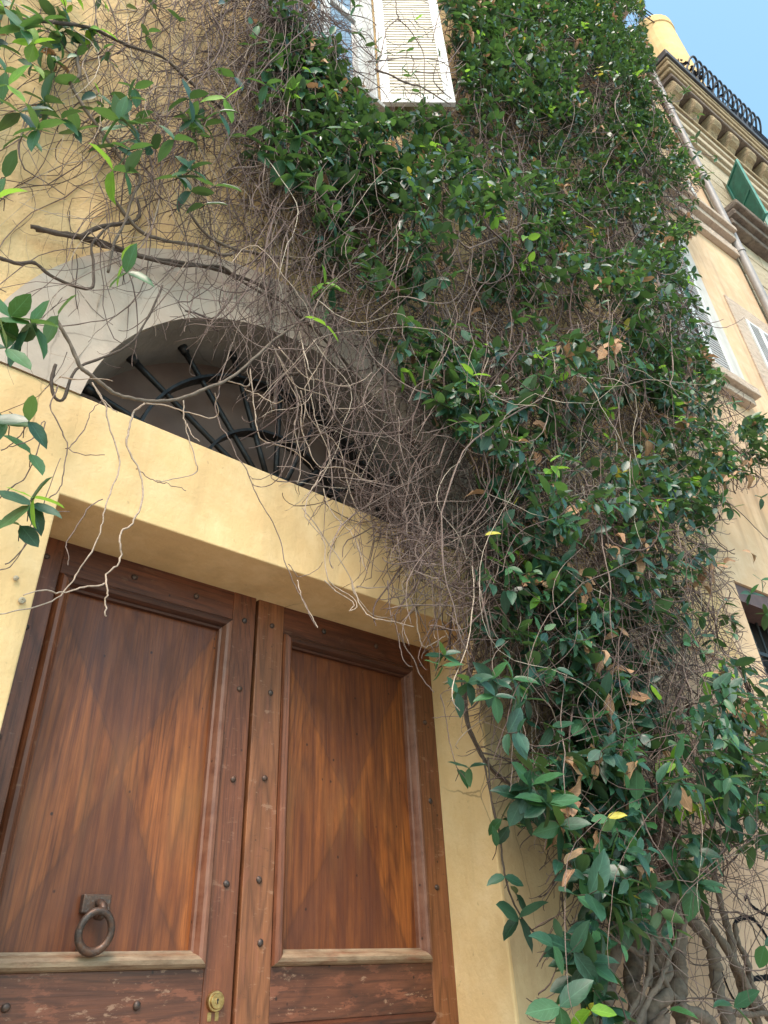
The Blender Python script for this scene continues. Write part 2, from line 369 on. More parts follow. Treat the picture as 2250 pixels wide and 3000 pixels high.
# painted archivolt band
ring = MB(); yb = -.007
fo, fi = arco, arc
n = 41; fi2 = [(AC+AR*math.cos(t), AZc+AR*math.sin(t)) for t in np.linspace(a0, math.pi-a0, 41)]
for i in range(n-1):
    ring.face([(fi2[i][0], yb, fi2[i][1]), (fi2[i+1][0], yb, fi2[i+1][1]), (fo[i+1][0], yb, fo[i+1][1]), (fo[i][0], yb, fo[i][1])])
    ring.face([(fo[i][0], yb, fo[i][1]), (fo[i+1][0], yb, fo[i+1][1]), (fo[i+1][0], .01, fo[i+1][1]), (fo[i][0], .01, fo[i][1])])
ring.build('arch_surround', M_GREYPL, house)
rv = MB()
for i in range(n-1):
    for ya, yc in ((yb, .06), (.06, .19), (.19, .32)):
        k1 = 1.0
        rv.face([(fi2[i][0], ya, fi2[i][1]), (fi2[i][0], yc, fi2[i][1]), (fi2[i+1][0], yc, fi2[i+1][1]), (fi2[i+1][0], ya, fi2[i+1][1])])
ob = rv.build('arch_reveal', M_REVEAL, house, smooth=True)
pn = MB(); cy = .32
for i in range(n-1):
    pn.face([(fi2[i][0], cy, fi2[i][1]), (fi2[i+1][0], cy, fi2[i+1][1]), (fi2[i+1][0], cy, SPR-.2), (fi2[i][0], cy, SPR-.2)])
pn.build('fanlight_panel', M_FANPANEL, house)
MB().box(AC-AR+.01, AC+AR-.01, .29, .318, SPR-.05, SPR+.03).build('fanlight_bottom_rail', M_BROWNFR, house)
# iron fan grille
gr = empty('fanlight_grille', (AC, .2, SPR), None, None); gr.parent = house; gr.matrix_parent_inverse = Matrix.Translation(-Vector(house.location))
HUB = Vector((1.312, .2, 1.725))
def child_world(o, root):          # sub-parts are modelled in world coordinates
    o.parent = root; o.matrix_parent_inverse = (Matrix.Translation(-Vector(root.location)))
for an in (12, 32, 51, 70, 90, 109.5, 128.5, 148, 167):
    d = Vector((math.cos(R_(an)), 0, math.sin(R_(an))))
    # distance from hub to the reveal
    b = HUB-Vector((AC, .2, AZc)); bb = b.dot(d); L = -bb+math.sqrt(bb*bb-b.dot(b)+AR*AR)
    m = MB(); P = [HUB+d*(.15+(L-.15+.02)*k/6) for k in range(7)]
    m.tube(P, [.0125, .0125, .012, .0125, .012, .0125, .016], 8)
    m.tube([HUB+d*(L-.035), HUB+d*(L+.01)], [.017, .024], 8)
    o = m.build('bar', M_IRON, None, smooth=True); child_world(o, gr)
for rad in (.631, .353, .13):
    m = MB(); pts = [(math.cos(t), math.sin(t)) for t in np.linspace(R_(-4), R_(184), 40)]
    for i in range(39):
        for (ra, rb2, ya, yc) in ((rad-.006, rad+.006, .172, .228),):
            (c0, s0), (c1, s1) = pts[i], pts[i+1]
            q = lambda c, s_, r_, y: (HUB.x+c*r_, y, HUB.z+s_*r_)
            A = [q(c0, s0, ra, ya), q(c0, s0, rb2, ya), q(c0, s0, rb2, yc), q(c0, s0, ra, yc)]
            B = [q(c1, s1, ra, ya), q(c1, s1, rb2, ya), q(c1, s1, rb2, yc), q(c1, s1, ra, yc)]
            for j in range(4): m.face([A[j], A[(j+1) % 4], B[(j+1) % 4], B[j]])
    o = m.build('hoop', M_IRON, None); child_world(o, gr)

# upper window: recessed white frame and glass, one louvred shutter swung out
win = link('window', MB().box(WX0, WX1, .16, .20, WZ0, WZ1).mesh(), house, M_WHITE)
m = MB()
m.box(WX0, WX0+.02, -.0, .16, WZ0, WZ1).box(WX1-.02, WX1, -.0, .16, WZ0, WZ1).box(WX0, WX1, -.03, .16, WZ0-.06, WZ0).box(WX0, WX1, 0, .16, WZ1-.02, WZ1)
o = m.build('frame', M_WHITE, win, bevel=.004)
for xa, xb in ((WX0+.02, WX0+.09), (1.34, 1.42), (WX1-.42, WX1-.36), (WX1-.09, WX1-.02)):
    MB().box(xa, xb, .10, .157, WZ0+.01, WZ1-.02).build('frame', M_WHITE, win, bevel=.006)
for za in (WZ0+.012, 6.75, WZ1-.12):
    MB().box(WX0+.02, WX1-.02, .11, .154, za, za+.09).build('frame', M_WHITE, win, bevel=.004)
for xa, xb in ((WX0+.09, 1.34), (1.42, WX1-.42), (WX1-.36, WX1-.09)):
    for za, zb in ((WZ0+.1, 6.75), (6.84, WZ1-.12)):
        MB().box(xa, xb, .13, .138, za, zb).build('pane', M_GLASS, win)
MB().box(WX0-.06, WX1+.05, -.05, .02, WZ0-.11, WZ0-.061).build('window_sill', M_PALEGREY, house, bevel=.006)
def shutter(parent, hx, hz, wdt, hgt, fr, mframe, mslat, nsl, mid=True, name='shutter', fw=.06):
    """louvred leaf: fr(u, d, z) places u along the leaf, d through its thickness"""
    m = MB(); t = .036
    m.box(0, fw, 0, t, hz, hz+hgt, fr).box(wdt-fw, wdt, 0, t, hz, hz+hgt, fr)
    m.box(fw, wdt-fw, .001, t-.001, hz, hz+fw*1.3, fr).box(fw, wdt-fw, .001, t-.001, hz+hgt-fw, hz+hgt, fr)
    if mid: m.box(fw, wdt-fw, .001, t-.001, hz+hgt*.48, hz+hgt*.48+fw, fr)
    o = m.build(name, mframe, parent, bevel=.003)
    z = hz+fw*1.3; pitch = (hgt-2.3*fw)/nsl
    def slat_pts(z0):
        q = [(fw, .004, z0), (wdt-fw, .004, z0), (wdt-fw, .010, z0+pitch*1.04), (fw, .010, z0+pitch*1.04)]
        return q+[(a_, b_+.008, c_) for a_, b_, c_ in q]
    base = None
    for k in range(nsl):
        zz = z+k*pitch
        if mid and hz+hgt*.48-pitch < zz < hz+hgt*.48+fw: continue
        mm = MB(); q = [tuple(fr(*p)) for p in slat_pts(zz)]; mm.v = q
        mm.f = [(0, 3, 2, 1), (4, 5, 6, 7), (0, 1, 5, 4), (1, 2, 6, 5), (2, 3, 7, 6), (3, 0, 4, 7)]
        if base is None:
            so_ = mm.build('slat', mslat, o); base = so_; zb = zz
        else:
            so_ = base.copy(); COL.objects.link(so_); so_.location = Vector(base.location)+Vector((0, 0, zz-zb))
    return o
al = R_(38)
def frsh(u, d, z): return Vector((1.905+u*math.cos(al)+d*math.sin(al), -u*math.sin(al)+d*math.cos(al)-.02, z))
sh = shutter(house, 0, 5.371, .545, 2.9, frsh, M_WHITE, M_CREAM, 62, mid=False, fw=.075)
tag(sh, 'white framed louvred shutter with cream slats, swung open')
# graffiti lines on the lower wall
def ribbon(P, wd, y): # flat paint line on the wall plane
    m = MB(); P = [Vector(p) for p in P]
    L, Rr = [], []
    for i, p in enumerate(P):
        t = (P[min(i+1, len(P)-1)]-P[max(i-1, 0)]).normalized(); nrm = Vector((-t.z, 0, t.x)); ww = wd*(.8+.4*math.sin(i*1.3)**2)
        L.append(p+nrm*ww/2); Rr.append(p-nrm*ww/2)
    for i in range(len(P)-1): m.face([(L[i].x, y, L[i].z), (L[i+1].x, y, L[i+1].z), (Rr[i+1].x, y, Rr[i+1].z), (Rr[i].x, y, Rr[i].z)])
    return m
def smooth_px(L, k=6):
    P = np.array(L, float); n_ = len(P); out = []
    for i in range(n_-1):
        p0, p1, p2, p3 = P[max(i-1, 0)], P[i], P[i+1], P[min(i+2, n_-1)]
        for t in np.linspace(0, 1, k, endpoint=False):
            out.append(.5*((2*p1)+(-p0+p2)*t+(2*p0-5*p1+4*p2-p3)*t*t+(-p0+3*p1-3*p2+p3)*t**3))
    out.append(P[-1]); return np.array(out)
for L, wd in (([(2163, 2740), (2150, 2722), (2158, 2698), (2180, 2688), (2205, 2692), (2228, 2716), (2250, 2752), (2290, 2830)], .022),
              ([(2185, 2640), (2182, 2632), (2190, 2628), (2200, 2650), (2225, 2670), (2255, 2682), (2290, 2690)], .018),
              ([(2175, 2872), (2205, 2868), (2255, 2862), (2300, 2856)], .024),
              ([(2130, 2760), (2150, 2830), (2165, 2900), (2175, 2950), (2185, 2942), (2178, 2925)], .018),
              ([(2086, 2740), (2100, 2800), (2135, 2900), (2170, 2955)], .012)):
    P = smooth_px(L); W = at(P[:, 0], P[:, 1], np.full(len(P), -.02))
    ribbon(W, wd, .0195).build('graffiti', M_GRAF, house)

# ------------------------------------------------------------------ the two door leaves
def leafdoor(name, x0, x1, ox0, ox1, label, mats, loc):
    D = empty(name, ((x0+x1)/2, REC, GROUND), label, 'door')
    Y0 = REC; mp, mst_l, mst_r = mats
    zt, zb = DZ+.02, GROUND+.02
    oz1, oz0 = 1.19, .072; lz1 = -.075; lz0 = -1.05
    box('stile', mst_l, D, x0, ox0, Y0, Y0+.05, zb, zt, bevel=.003)
    box('stile', mst_r, D, ox1, x1, Y0, Y0+.05, zb, zt, bevel=.003)
    box('rail', M_WRAIL, D, ox0+.0005, ox1-.0005, Y0+.0015, Y0+.05, oz1, zt, bevel=.002)
    box('rail', M_WRAILW, D, ox0+.0005, ox1-.0005, Y0+.0015, Y0+.05, lz1, oz0, bevel=.002)
    box('rail', M_WRAILW, D, ox0+.0005, ox1-.0005, Y0+.0015, Y0+.05, zb, lz0, bevel=.002)
    # mouldings, each run a mitred half-round profile
    def moulding(ax, za, bx, zb_, inx, inz, mat):
        prof = [(0, -.001), (.004, -.013), (.011, -.021), (.022, -.023), (.031, -.017), (.036, -.006), (.039, .004), (.046, .008), (.046, .03), (0, .03)]
        m = MB(); A = []; B = []
        for o_, y in prof:
            A.append((ax+inx[0]*o_, Y0+y, za+inz[0]*o_)); B.append((bx+inx[1]*o_, Y0+y, zb_+inz[1]*o_))
        for j in range(len(prof)-1): m.face([A[j], A[j+1], B[j+1], B[j]])
        m.build('moulding', mat, D, smooth=False)
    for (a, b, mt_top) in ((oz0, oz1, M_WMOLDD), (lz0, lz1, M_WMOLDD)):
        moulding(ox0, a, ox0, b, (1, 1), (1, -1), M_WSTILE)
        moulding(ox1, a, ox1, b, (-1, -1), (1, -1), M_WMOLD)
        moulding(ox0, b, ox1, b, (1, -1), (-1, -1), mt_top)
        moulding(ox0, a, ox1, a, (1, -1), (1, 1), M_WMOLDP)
        # panel: four shallow facets meeting near the middle
        cx, cz, e = (ox0+ox1)/2, a+(b-a)*.47, .03
        m = MB(); c = (cx, Y0+.016, cz); K = [(ox0+e, Y0+.026, a+e), (ox1-e, Y0+.026, a+e), (ox1-e, Y0+.026, b-e), (ox0+e, Y0+.026, b-e)]
        for j in range(4): m.face([K[j], K[(j+1) % 4], c])
        m.build('panel', mp, D)
    box('backing_board', M_BLACKWALL, D, x0+.01, x1-.01, Y0+.052, Y0+.07, zb, zt)
    return D
def studs(D, pts, r=.0105):
    base = None
    for x, z in pts:
        if base is None:
            m = MB(); n_ = 10; rings = [(1, 0), (.95, .35), (.7, .72), (.3, .95)]
            for (q, h) in rings:
                for k in range(n_): m.v.append((q*r*math.cos(k*2*math.pi/n_), -h*r*.8, q*r*1.15*math.sin(k*2*math.pi/n_)))
            for i in range(3):
                for k in range(n_): m.f.append((i*n_+k, i*n_+(k+1) % n_, (i+1)*n_+(k+1) % n_, (i+1)*n_+k))
            m.f.append(tuple(3*n_+k for k in range(n_)))
            base = m.build('stud', M_RUST, D, smooth=True); o = base
        else:
            o = base.copy(); COL.objects.link(o)
        o.location = (x, REC, z); o.rotation_euler = (0, random.uniform(0, 3), 0)
GAP = 1.300
DL = leafdoor('door_leaf', DX0+.002, GAP-.006, .552, 1.196, 'wide wooden door leaf with the iron ring knocker and brass lock', (M_WLEAF[0], M_WSTILE, M_WSTILE), 0)
DR = leafdoor('door_leaf', GAP+.007, DX1-.002, 1.424, 2.104, 'narrower wooden door leaf beside the bare yellow jamb, with studs down both stiles', (M_WLEAF[1], M_WSTILE2, M_WSTILE2), 0)
DL['group'] = DR['group'] = 'leaves of the double door'
box('gap_strip', M_BLACKWALL, DR, GAP-.0055, GAP+.0065, REC+.035, REC+.05, GROUND+.02, DZ+.02, bevel=.002)
studs(DL, [(1.246, .93), (1.246, .614), (1.248, .296), (1.247, 1.20), (.50, 1.235), (.49, .98), (.49, .64), (.80, 1.25), (1.04, 1.245), (.66, .0), (1.00, -.01)])
studs(DR, [(1.377, .94), (1.369, .631), (1.366, .312), (1.381, .136), (1.37, 1.21), (2.16, .957), (2.158, .633), (2.159, .317), (2.16, 1.22), (1.62, 1.25), (1.90, 1.25)])
# ring knocker
kn = box('knocker_plate', M_RUST, DL, .806, .886, REC-.004, REC+.02, .208, .256, bevel=.004)
m = MB(); m.tube([(.850, REC+.01, .235), (.850, REC-.02, .232), (.850, REC-.042, .222), (.850, REC-.050, .208), (.850, REC-.036, .196), (.850, REC+.0, .2)], [.011, .011, .012, .011, .009, .008], 8)
m.build('staple', M_RUST, kn, smooth=True)
m = MB(); c = Vector((.838, REC-.040, .162)); P = []
for k in range(33):
    t = 2*math.pi*k/32; P.append(c+Vector((.044*math.cos(t)*(1 if math.sin(t) < 0 else 1-.08*math.sin(t)), -.004-.010*math.sin(t), .048*math.sin(t))))
m.tube(P, [.0098+.0018*max(0, -math.sin(2*math.pi*k/32)) for k in range(33)], 10, cap=False); m.build('ring', M_RUST, kn, smooth=True)
m = MB(); m.tube([(.83, REC+.03, .123), (.83, REC+.012, .123), (.83, REC+.004, .123)], [.014, .014, .008], 10); m.build('striker_stud', M_RUST, kn, smooth=True)
# lock
lx, lz = 1.236, -.010
def disc(name, mat, par, rx, y0, y1, taper=1.0, n_=28):
    m = MB(); A = []; B = []
    for k in range(n_):
        t = 2*math.pi*k/n_; A.append((lx+rx*math.cos(t), y0, lz+rx*math.sin(t))); B.append((lx+rx*taper*math.cos(t), y1, lz+rx*taper*math.sin(t)))
    m.v = A+B; m.f = [(k, (k+1) % n_, n_+(k+1) % n_, n_+k) for k in range(n_)]+[tuple(range(n_, 2*n_))]
    return m.build(name, mat, par, bevel=.0015)
lk = disc('lock', M_BRASS, DL, .0275, REC+.001, REC-.013, .93); disc('lock_face', M_BRASS, lk, .020, REC-.013, REC-.018, .97); disc('keyway_ring', M_BRASS, lk, .008, REC-.018, REC-.0195, .98)
MB().box(lx-.0016, lx+.0016, REC-.0205, REC-.018, lz-.006, lz+.002).tube([(lx, REC-.018, lz+.003), (lx, REC-.0206, lz+.003)], .003, 8).build('keyhole', M_BLACKWALL, lk)
for dx in (-.014, .010): MB().box(lx+dx-.006, lx+dx+.006, REC-.0012, REC+.004, lz-.047, lz-.026).build('brass_tab', M_BRASS, lk)

# ------------------------------------------------------------------ the orange building, past the vine
B2 = empty('orange_building', tuple(front(1.8, 0, GROUND)), 'pale orange plastered building with white shutters right of the vine', 'building')
fr = lambda a, pr, z: front(a, pr, z)
B2E, B2T = 3.50, 15.9
holes = [[(.28, GROUND+.05), (.28, 2.45), (2.2, 2.45), (2.2, GROUND+.05)],
         [(.98, 5.06), (1.74, 5.06), (1.74, 7.5), (.98, 7.5)], [(2.73, 5.06), (3.35, 5.06), (3.35, 6.78), (2.73, 6.78)]]
holed([(0, GROUND), (B2E, GROUND), (B2E, B2T), (0, B2T)], holes, lambda a, z: front(a, 0, z)).build('wall', M_ORANGE, B2)
MB().box(0.02, B2E-.01, -.6, -3.6, GROUND, B2T, fr).build('wall', M_ORANGE, B2)
for (a0_, a1_, z0_, z1_) in ((.28, 2.2, GROUND+.05, 2.45), (.98, 1.74, 5.06, 7.5), (2.73, 3.35, 5.06, 6.78)):
    m = MB(); q = lambda a, p, z: front(a, p, z)
    m.face([q(a0_, 0, z0_), q(a0_, -.3, z0_), q(a0_, -.3, z1_), q(a0_, 0, z1_)]).face([q(a1_, 0, z0_), q(a1_, -.3, z0_), q(a1_, -.3, z1_), q(a1_, 0, z1_)])
    m.face([q(a0_, 0, z1_), q(a1_, 0, z1_), q(a1_, -.3, z1_), q(a0_, -.3, z1_)]).face([q(a0_, 0, z0_), q(a1_, 0, z0_), q(a1_, -.3, z0_), q(a0_, -.3, z0_)])
    m.build('window_reveal', M_ORANGE, B2)
    MB().box(a0_, a1_, -.5, -.3, z0_, z1_, fr).build('dark_pane', M_BLACKWALL, B2)
box('opening_lintel', M_BROWNFR, B2, .30, 2.18, -.22, -.02, 2.30, 2.445, fr)
gt = MB()
for k in range(14): gt.tube([front(.42+k*.13, -.2, GROUND+.1), front(.42+k*.13, -.2, 2.3)], .009, 6)
for z_ in (1.2, 2.0): gt.box(.3, 2.18, -.215, -.185, z_, z_+.03, fr)
gt.build('iron_gate', M_IRON, B2)
# surrounds, shutters, sills
def surround(a0_, a1_, z0_, z1_, w_, mat):
    MB().box(a0_-w_, a0_, .0, .02, z0_, z1_+w_, fr).build('window_surround', mat, B2, bevel=.004)
    MB().box(a1_, min(a1_+w_, B2E-.08), .0, .02, z0_, z1_+w_, fr).build('window_surround', mat, B2, bevel=.004)
    MB().box(a0_+.001, a1_-.001, .0, .019, z1_, z1_+w_, fr).build('window_surround', mat, B2, bevel=.004)
surround(.98, 1.74, 5.06, 7.5, .24, M_PALEGREY)
surround(2.73, 3.35, 5.06, 6.78, .27, M_PINKST)
for aa, ww in ((.985, .37), (1.365, .37)):
    shutter(B2, 0, 5.10, ww, 2.38, (lambda aa: lambda u, d, z: front(aa+u, .035-d, z))(aa), M_WPIPE, M_LGREY, 50, name='shutter', fw=.05)
for aa, ww in ((2.74, .30), (3.045, .30)):
    shutter(B2, 0, 5.10, ww, 1.66, (lambda aa: lambda u, d, z: front(aa+u, .035-d, z))(aa), M_WHITE, M_LGREY, 36, name='shutter', fw=.045)
for a0_, a1_ in ((.62, 1.86), (2.45, 3.42)):
    MB().box(a0_, a1_, 0, .15, 4.94, 5.055, fr).build('window_sill', M_PINKST, B2, bevel=.01)
    MB().box(a0_+.05, a1_-.05, 0, .09, 4.84, 4.935, fr).build('window_sill', M_PINKST, B2, bevel=.01)
# string course with two mouldings, eave
for z0_, z1_, p_ in ((8.42, 8.58, .08), (8.60, 8.72, .05), (8.735, 8.86, .13), (8.865, 8.95, .19)):
    MB().box(.1, B2E-.05, 0, p_, z0_, z1_, fr).build('string_course', M_PINKST, B2, bevel=.01)
MB().box(-.1, B2E+.05, -.1, .22, B2T, B2T+.14, fr).build('eave', M_PINKST, B2, bevel=.02)
def pipe(par, a, pr, z0_, z1_, r_, mat, step=1.9, nm='drainpipe'):
    o = MB().tube([front(a, pr, z0_+(z1_-z0_)*k/8) for k in range(9)], r_, 12).build(nm, mat, par, smooth=True)
    z = z0_+.4
    while z < z1_:
        MB().tube([front(a, pr, z), front(a, pr, z+.05)], r_*1.22, 12).build('clamp', mat, o, smooth=False); z += step
pipe(B2, 3.50, .09, GROUND, 15.4, .056, M_PIPE)
pipe(B2, 2.86, .05, 8.98, 15.5, .035, M_WPIPE, 2.3)
pipe(B2, 1.18, .07, 5.2, 13.5, .012, M_WIRE, 40, 'cable')

# ------------------------------------------------------------------ the stone building with the bracketed cornice
B3 = empty('stone_building', tuple(front(6, 0, GROUND)), 'buff stone building with bracketed cornice and green shutters, at right behind the drainpipe', 'building')
A0, A1 = 3.60, 11.0
GW0, GW1, GZ0, GZ1 = 4.62, 5.62, 9.66, 11.2
MB().box(A0, A1, -.14, -4.5, GROUND, 12.1, fr).build('wall', M_RUSTIC, B3)
rng = random.Random(5)
cz_ = GROUND; ci = 0
while cz_ < 12.0:
    h_ = .345; segs = [(A0, A1)]
    if cz_+h_ > GZ0-.05 and cz_ < GZ1+.05: segs = [(A0, GW0), (GW1, A1)]
    z1_ = min(cz_+h_-.018, 12.05)
    for s0_, s1_ in segs:
        pts = [s0_]; x = s0_+(.45 if ci % 2 else .9)
        vis = cz_ > 5.5
        while vis and x < s1_-.35: pts.append(x); x += .9
        pts.append(s1_)
        for u0, u1 in zip(pts[:-1], pts[1:]):
            MB().box(u0+.007, u1-.007, -.139, -rng.uniform(.0, .012), cz_, z1_, fr).build('stone_block', M_RUSTIC, B3, bevel=.012)
    cz_ += h_; ci += 1
# architrave mouldings
DZ3 = -.12
for z0_, z1_, p_, mt_ in ((12.06, 12.20, .05, M_RUSTIC), (12.21, 12.38, .10, M_RUSTIC), (12.39, 12.52, .07, M_RUSTIC), (12.53, 12.66, .12, M_RUSTIC), (12.67, 12.76, .16, M_STONE)):
    MB().box(A0-.02, A1, -.14, p_, z0_+DZ3, z1_+DZ3, fr).build('architrave', mt_, B3, bevel=.012)
MB().box(A0, A1, -.14, -.02, 12.77+DZ3, 13.42+DZ3, fr).build('frieze', M_DKSTONE, B3)
k = 0; a = A0+.02
while a < 9.2:
    # scrolled bracket: profile swept across its width
    prof = [(-.02, 12.79), (.04, 12.80), (.10, 12.84), (.13, 12.93), (.18, 13.0), (.26, 13.05), (.31, 13.13), (.31, 13.24), (.28, 13.34), (-.02, 13.34)]
    m = MB(); n_ = len(prof)
    for u in (a, a+.25):
        m.v += [tuple(front(u, p_, z_+DZ3)) for p_, z_ in prof]
    m.f = [tuple(range(n_)), tuple(range(2*n_-1, n_-1, -1))]+[(i, (i+1) % n_, n_+(i+1) % n_, n_+i) for i in range(n_)]
    m.build('bracket', M_STONE, B3, bevel=.03); a += .56
for z0_, z1_, p_, mt_ in ((13.345, 13.47, .33, M_DKSTONE), (13.475, 13.60, .36, M_STONE), (13.605, 13.74, .39, M_STONE), (13.745, 13.82, .41, M_STONE)):
    MB().box(A0-.02-(p_-.33), A1, -.4, p_, z0_+DZ3, z1_+DZ3, fr).build('cornice', mt_, B3, bevel=.02)
MB().box(A0-.12, A1, -.4, .45, 13.825+DZ3, 14.0+DZ3, fr).build('gutter', M_GUTTER, B3, bevel=.015)
MB().box(A0, A1, -4.5, -.5, 13.1, 13.8, fr).build('roof', M_STONE, B3)
# window with green shutters, sill on a moulded apron
MB().box(GW0, GW1, -.6, -.3, GZ0, GZ1, fr).build('dark_pane', M_BLACKWALL, B3)
m = MB()
for (u0, u1, z0_, z1_) in ((GW0, GW0+.001, GZ0, GZ1), (GW1-.001, GW1, GZ0, GZ1)): m.box(u0, u1, -.3, -.02, z0_, z1_, fr)
m.box(GW0, GW1, -.3, -.02, GZ1, GZ1+.002, fr); m.build('window_reveal', M_RUSTIC, B3)
for sgn, ha in ((-1, GW0), (1, GW1)):
    b_ = R_(128 if sgn < 0 else 62)
    ff = (lambda ha, b_: lambda u, d, z: front(ha+u*math.cos(b_)-d*math.sin(b_), .03+u*math.sin(b_)+d*math.cos(b_), z))(ha, b_)
    shutter(B3, 0, GZ0+.02, .50, GZ1-GZ0-.06, ff, M_GREEN, M_GREEN, 30, fw=.05)
for z0_, z1_, p_ in ((9.58, 9.70, .30), (9.44, 9.57, .22), (9.30, 9.43, .14)):
    MB().box(A0+.06, 7.0, -.02, p_, z0_, z1_, fr).build('window_sill', M_DKSTONE, B3, bevel=.02)
# railing of bent iron hoops along the cornice and a wire fence after it
rl = empty('roof_railing', tuple(front(5, .3, 14.0)), 'row of curled dark iron hoops along the cornice edge', 'railing')
a = 4.25; i = 0; RZ = 13.86
while a < 6.35:
    pts = [front(a, .42, RZ)]
    for t in np.linspace(0, math.pi*.93, 12): pts.append(front(a+.16*(1-math.cos(t)), .42+.16*math.sin(t), RZ+.22+.34*math.sin(t)))
    MB().tube(pts, .021, 6).build('hoop', M_WIRE, rl, smooth=True); a += .16; i += 1
MB().tube([front(3.7, .42, RZ+.12), front(9, .42, RZ+.12)], .014, 6).build('rail', M_WIRE, rl, smooth=True)
bl = MB()
for k in range(46):
    c_ = front(4.0+rng.uniform(0, 1.7), .42+rng.uniform(-.04, .10), RZ+.08+rng.uniform(0, .42)); s_ = rng.uniform(.03, .07)
    for q in range(3):
        v1 = Vector([rng.uniform(-1, 1) for _ in range(3)]).normalized()*s_; v2 = Vector([rng.uniform(-1, 1) for _ in range(3)]).normalized()*s_
        bl.face([c_-v1, c_+v2, c_+v1, c_-v2])
o = bl.build('scrollwork', M_WIRE, rl); o['kind'] = 'stuff'
wf = empty('wire_fence', tuple(front(7, .3, 14.0)), 'crossed wire fence on the roof edge right of the hoops', 'fence')
m = MB()
for k in range(34):
    a = 5.6+k*.10
    m.tube([front(a, .40, RZ), front(a+.5, .40, RZ+.7)], .006, 4).tube([front(a+.5, .41, RZ), front(a, .41, RZ+.7)], .006, 4)
o = m.build('mesh_wire', M_WIRE, wf); o['kind'] = 'stuff'
MB().tube([front(5.6, .405, RZ+.7), front(9.6, .405, RZ+.7)], .012, 6).build('top_wire', M_WIRE, wf)
# yellow roof turret behind the cornice corner
TB = empty('roof_turret', tuple(front(4.2, -.6, 14)), 'rounded yellow plaster turret rising behind the cornice corner', 'turret')
pl = []
m = MB(); n_ = 28; CA, CP, CR = 4.98, -.03, .42
for zz, k_ in ((13.7, 1), (16.9, 1), (16.91, 1.05), (17.15, 1.05), (17.25, .95)):
    for k in range(n_): m.v.append(tuple(front(CA+CR*k_*math.cos(2*math.pi*k/n_), CP+CR*k_*math.sin(2*math.pi*k/n_), zz)))
for i in range(4):
    for k in range(n_): m.f.append((i*n_+k, i*n_+(k+1) % n_, (i+1)*n_+(k+1) % n_, (i+1)*n_+k))
m.f.append(tuple(4*n_+k for k in range(n_)))
m.build('turret_wall', M_TOWER, TB, smooth=False, bevel=.01)
# antenna above the orange building's eave
an = empty('roof_antenna', tuple(front(3.3, .0, B2T)), 'thin television antenna rods above the eave at the top edge', 'antenna')
MB().tube([front(3.2, .15, B2T), front(3.2, .15, B2T+2.6)], .016, 6).build('mast', M_WIRE, an)
for dz in (0, .25, .5): MB().tube([front(2.9, .05, B2T+.9+dz), front(5.0, .25, B2T+1.0+dz)], .012, 6).build('rod', M_WIRE, an)
for dx in (.5, 1.0, 1.5): MB().tube([front(3.1+dx, .1, B2T+.7), front(3.1+dx, .1, B2T+1.7)], .008, 6).build('crossbar', M_WIRE, an)

# two small pale snail shells stuck on the plaster left of the door
for (px, py, r_, lab) in ((46, 1695, .006, 'small round pale snail shell stuck high on the yellow plaster left of the door'), (63, 1762, .008, 'larger elongated pale snail shell stuck on the plaster below the round one')):
    W = at(np.array(float(px)), np.array(float(py)), np.array(.004)); pts = []; rad = []
    for k in range(42):
        t = k/41; an_ = t*2*math.pi*3.1; rr_ = r_*(1-.86*t)
        pts.append((W[0]+rr_*math.cos(an_)*.8, W[1]-r_*.2-r_*.9*t, W[2]+rr_*math.sin(an_)+(.006*t if r_ > .007 else 0))); rad.append(r_*(.62-.50*t))
    m = MB().tube(pts, rad, 8); o = m.build('snail_shell', M_RUSTIC, None, smooth=True); tag(o, lab, 'snail shell')

# ================================================================== THE CLIMBING VINE
def grid_lut(rows):
    return np.array([[float(c) for c in r.split()] for r in rows])
LEAFG = grid_lut(['4 2 1 5 3 8 8 7 0', '2 2 3 5 7 8 8 7 1', '0 0 1 4 6 6 6 6 2', '1 1 0 1 4 5 5 5.5 2.5', '0 0 0 0 3 5 5 6 3', '1 0 0 0 1 4 5 6 4',
                  '0 0 0 0 1 4 6 6 2', '0 0 0 0 0 3 5 6 3', '0 0 0 0 0 1 5 6 5', '0 0 0 0 0 0 4 5 4', '0 0 0 0 0 0 3 2 1', '0 0 0 0 0 0 2 1 1'])
TWIGG = grid_lut(['4 5 9 8 2 6 6 4 0', '3 4 8 8 5 5 6 5 0', '2 4 6 7 7 7 8 6 0', '1 1 2 5 8 7 8 6 1', '1 1 0 1.2 5 7 7 6 2', '0 0 0 0 2.3 6.5 8 6 2',
                  '0 0 0 0 1 6 8 7 2', '0 0 0 0 0 3 8 7 3', '0 0 0 0 0 1 6 6 4', '0 0 0 0 0 0 4 4 2', '0 0 0 0 0 0 1.5 1.5 1', '0 0 0 0 0 0 1 1 1'])
def bil(G, x, y):
    gx = np.clip((x-125)/250, 0, G.shape[1]-1.001); gy = np.clip((y-125)/250, 0, G.shape[0]-1.001)
    i = gx.astype(int); j = gy.astype(int); fx = gx-i; fy = gy-j
    return (G[j, i]*(1-fx)+G[j, i+1]*fx)*(1-fy)+(G[j+1, i]*(1-fx)+G[j+1, i+1]*fx)*fy
def vnoise(x, y, cell, seed):
    r = np.random.default_rng(seed).random((64, 64)); u = (np.asarray(x)+4000)/cell; v = (np.asarray(y)+4000)/cell
    i = np.floor(u).astype(int); j = np.floor(v).astype(int); fx = u-i; fy = v-j; fx = fx*fx*(3-2*fx); fy = fy*fy*(3-2*fy)
    g = lambda a, b: r[b % 64, a % 64]
    return (g(i, j)*(1-fx)+g(i+1, j)*fx)*(1-fy)+(g(i, j+1)*(1-fx)+g(i+1, j+1)*fx)*fy
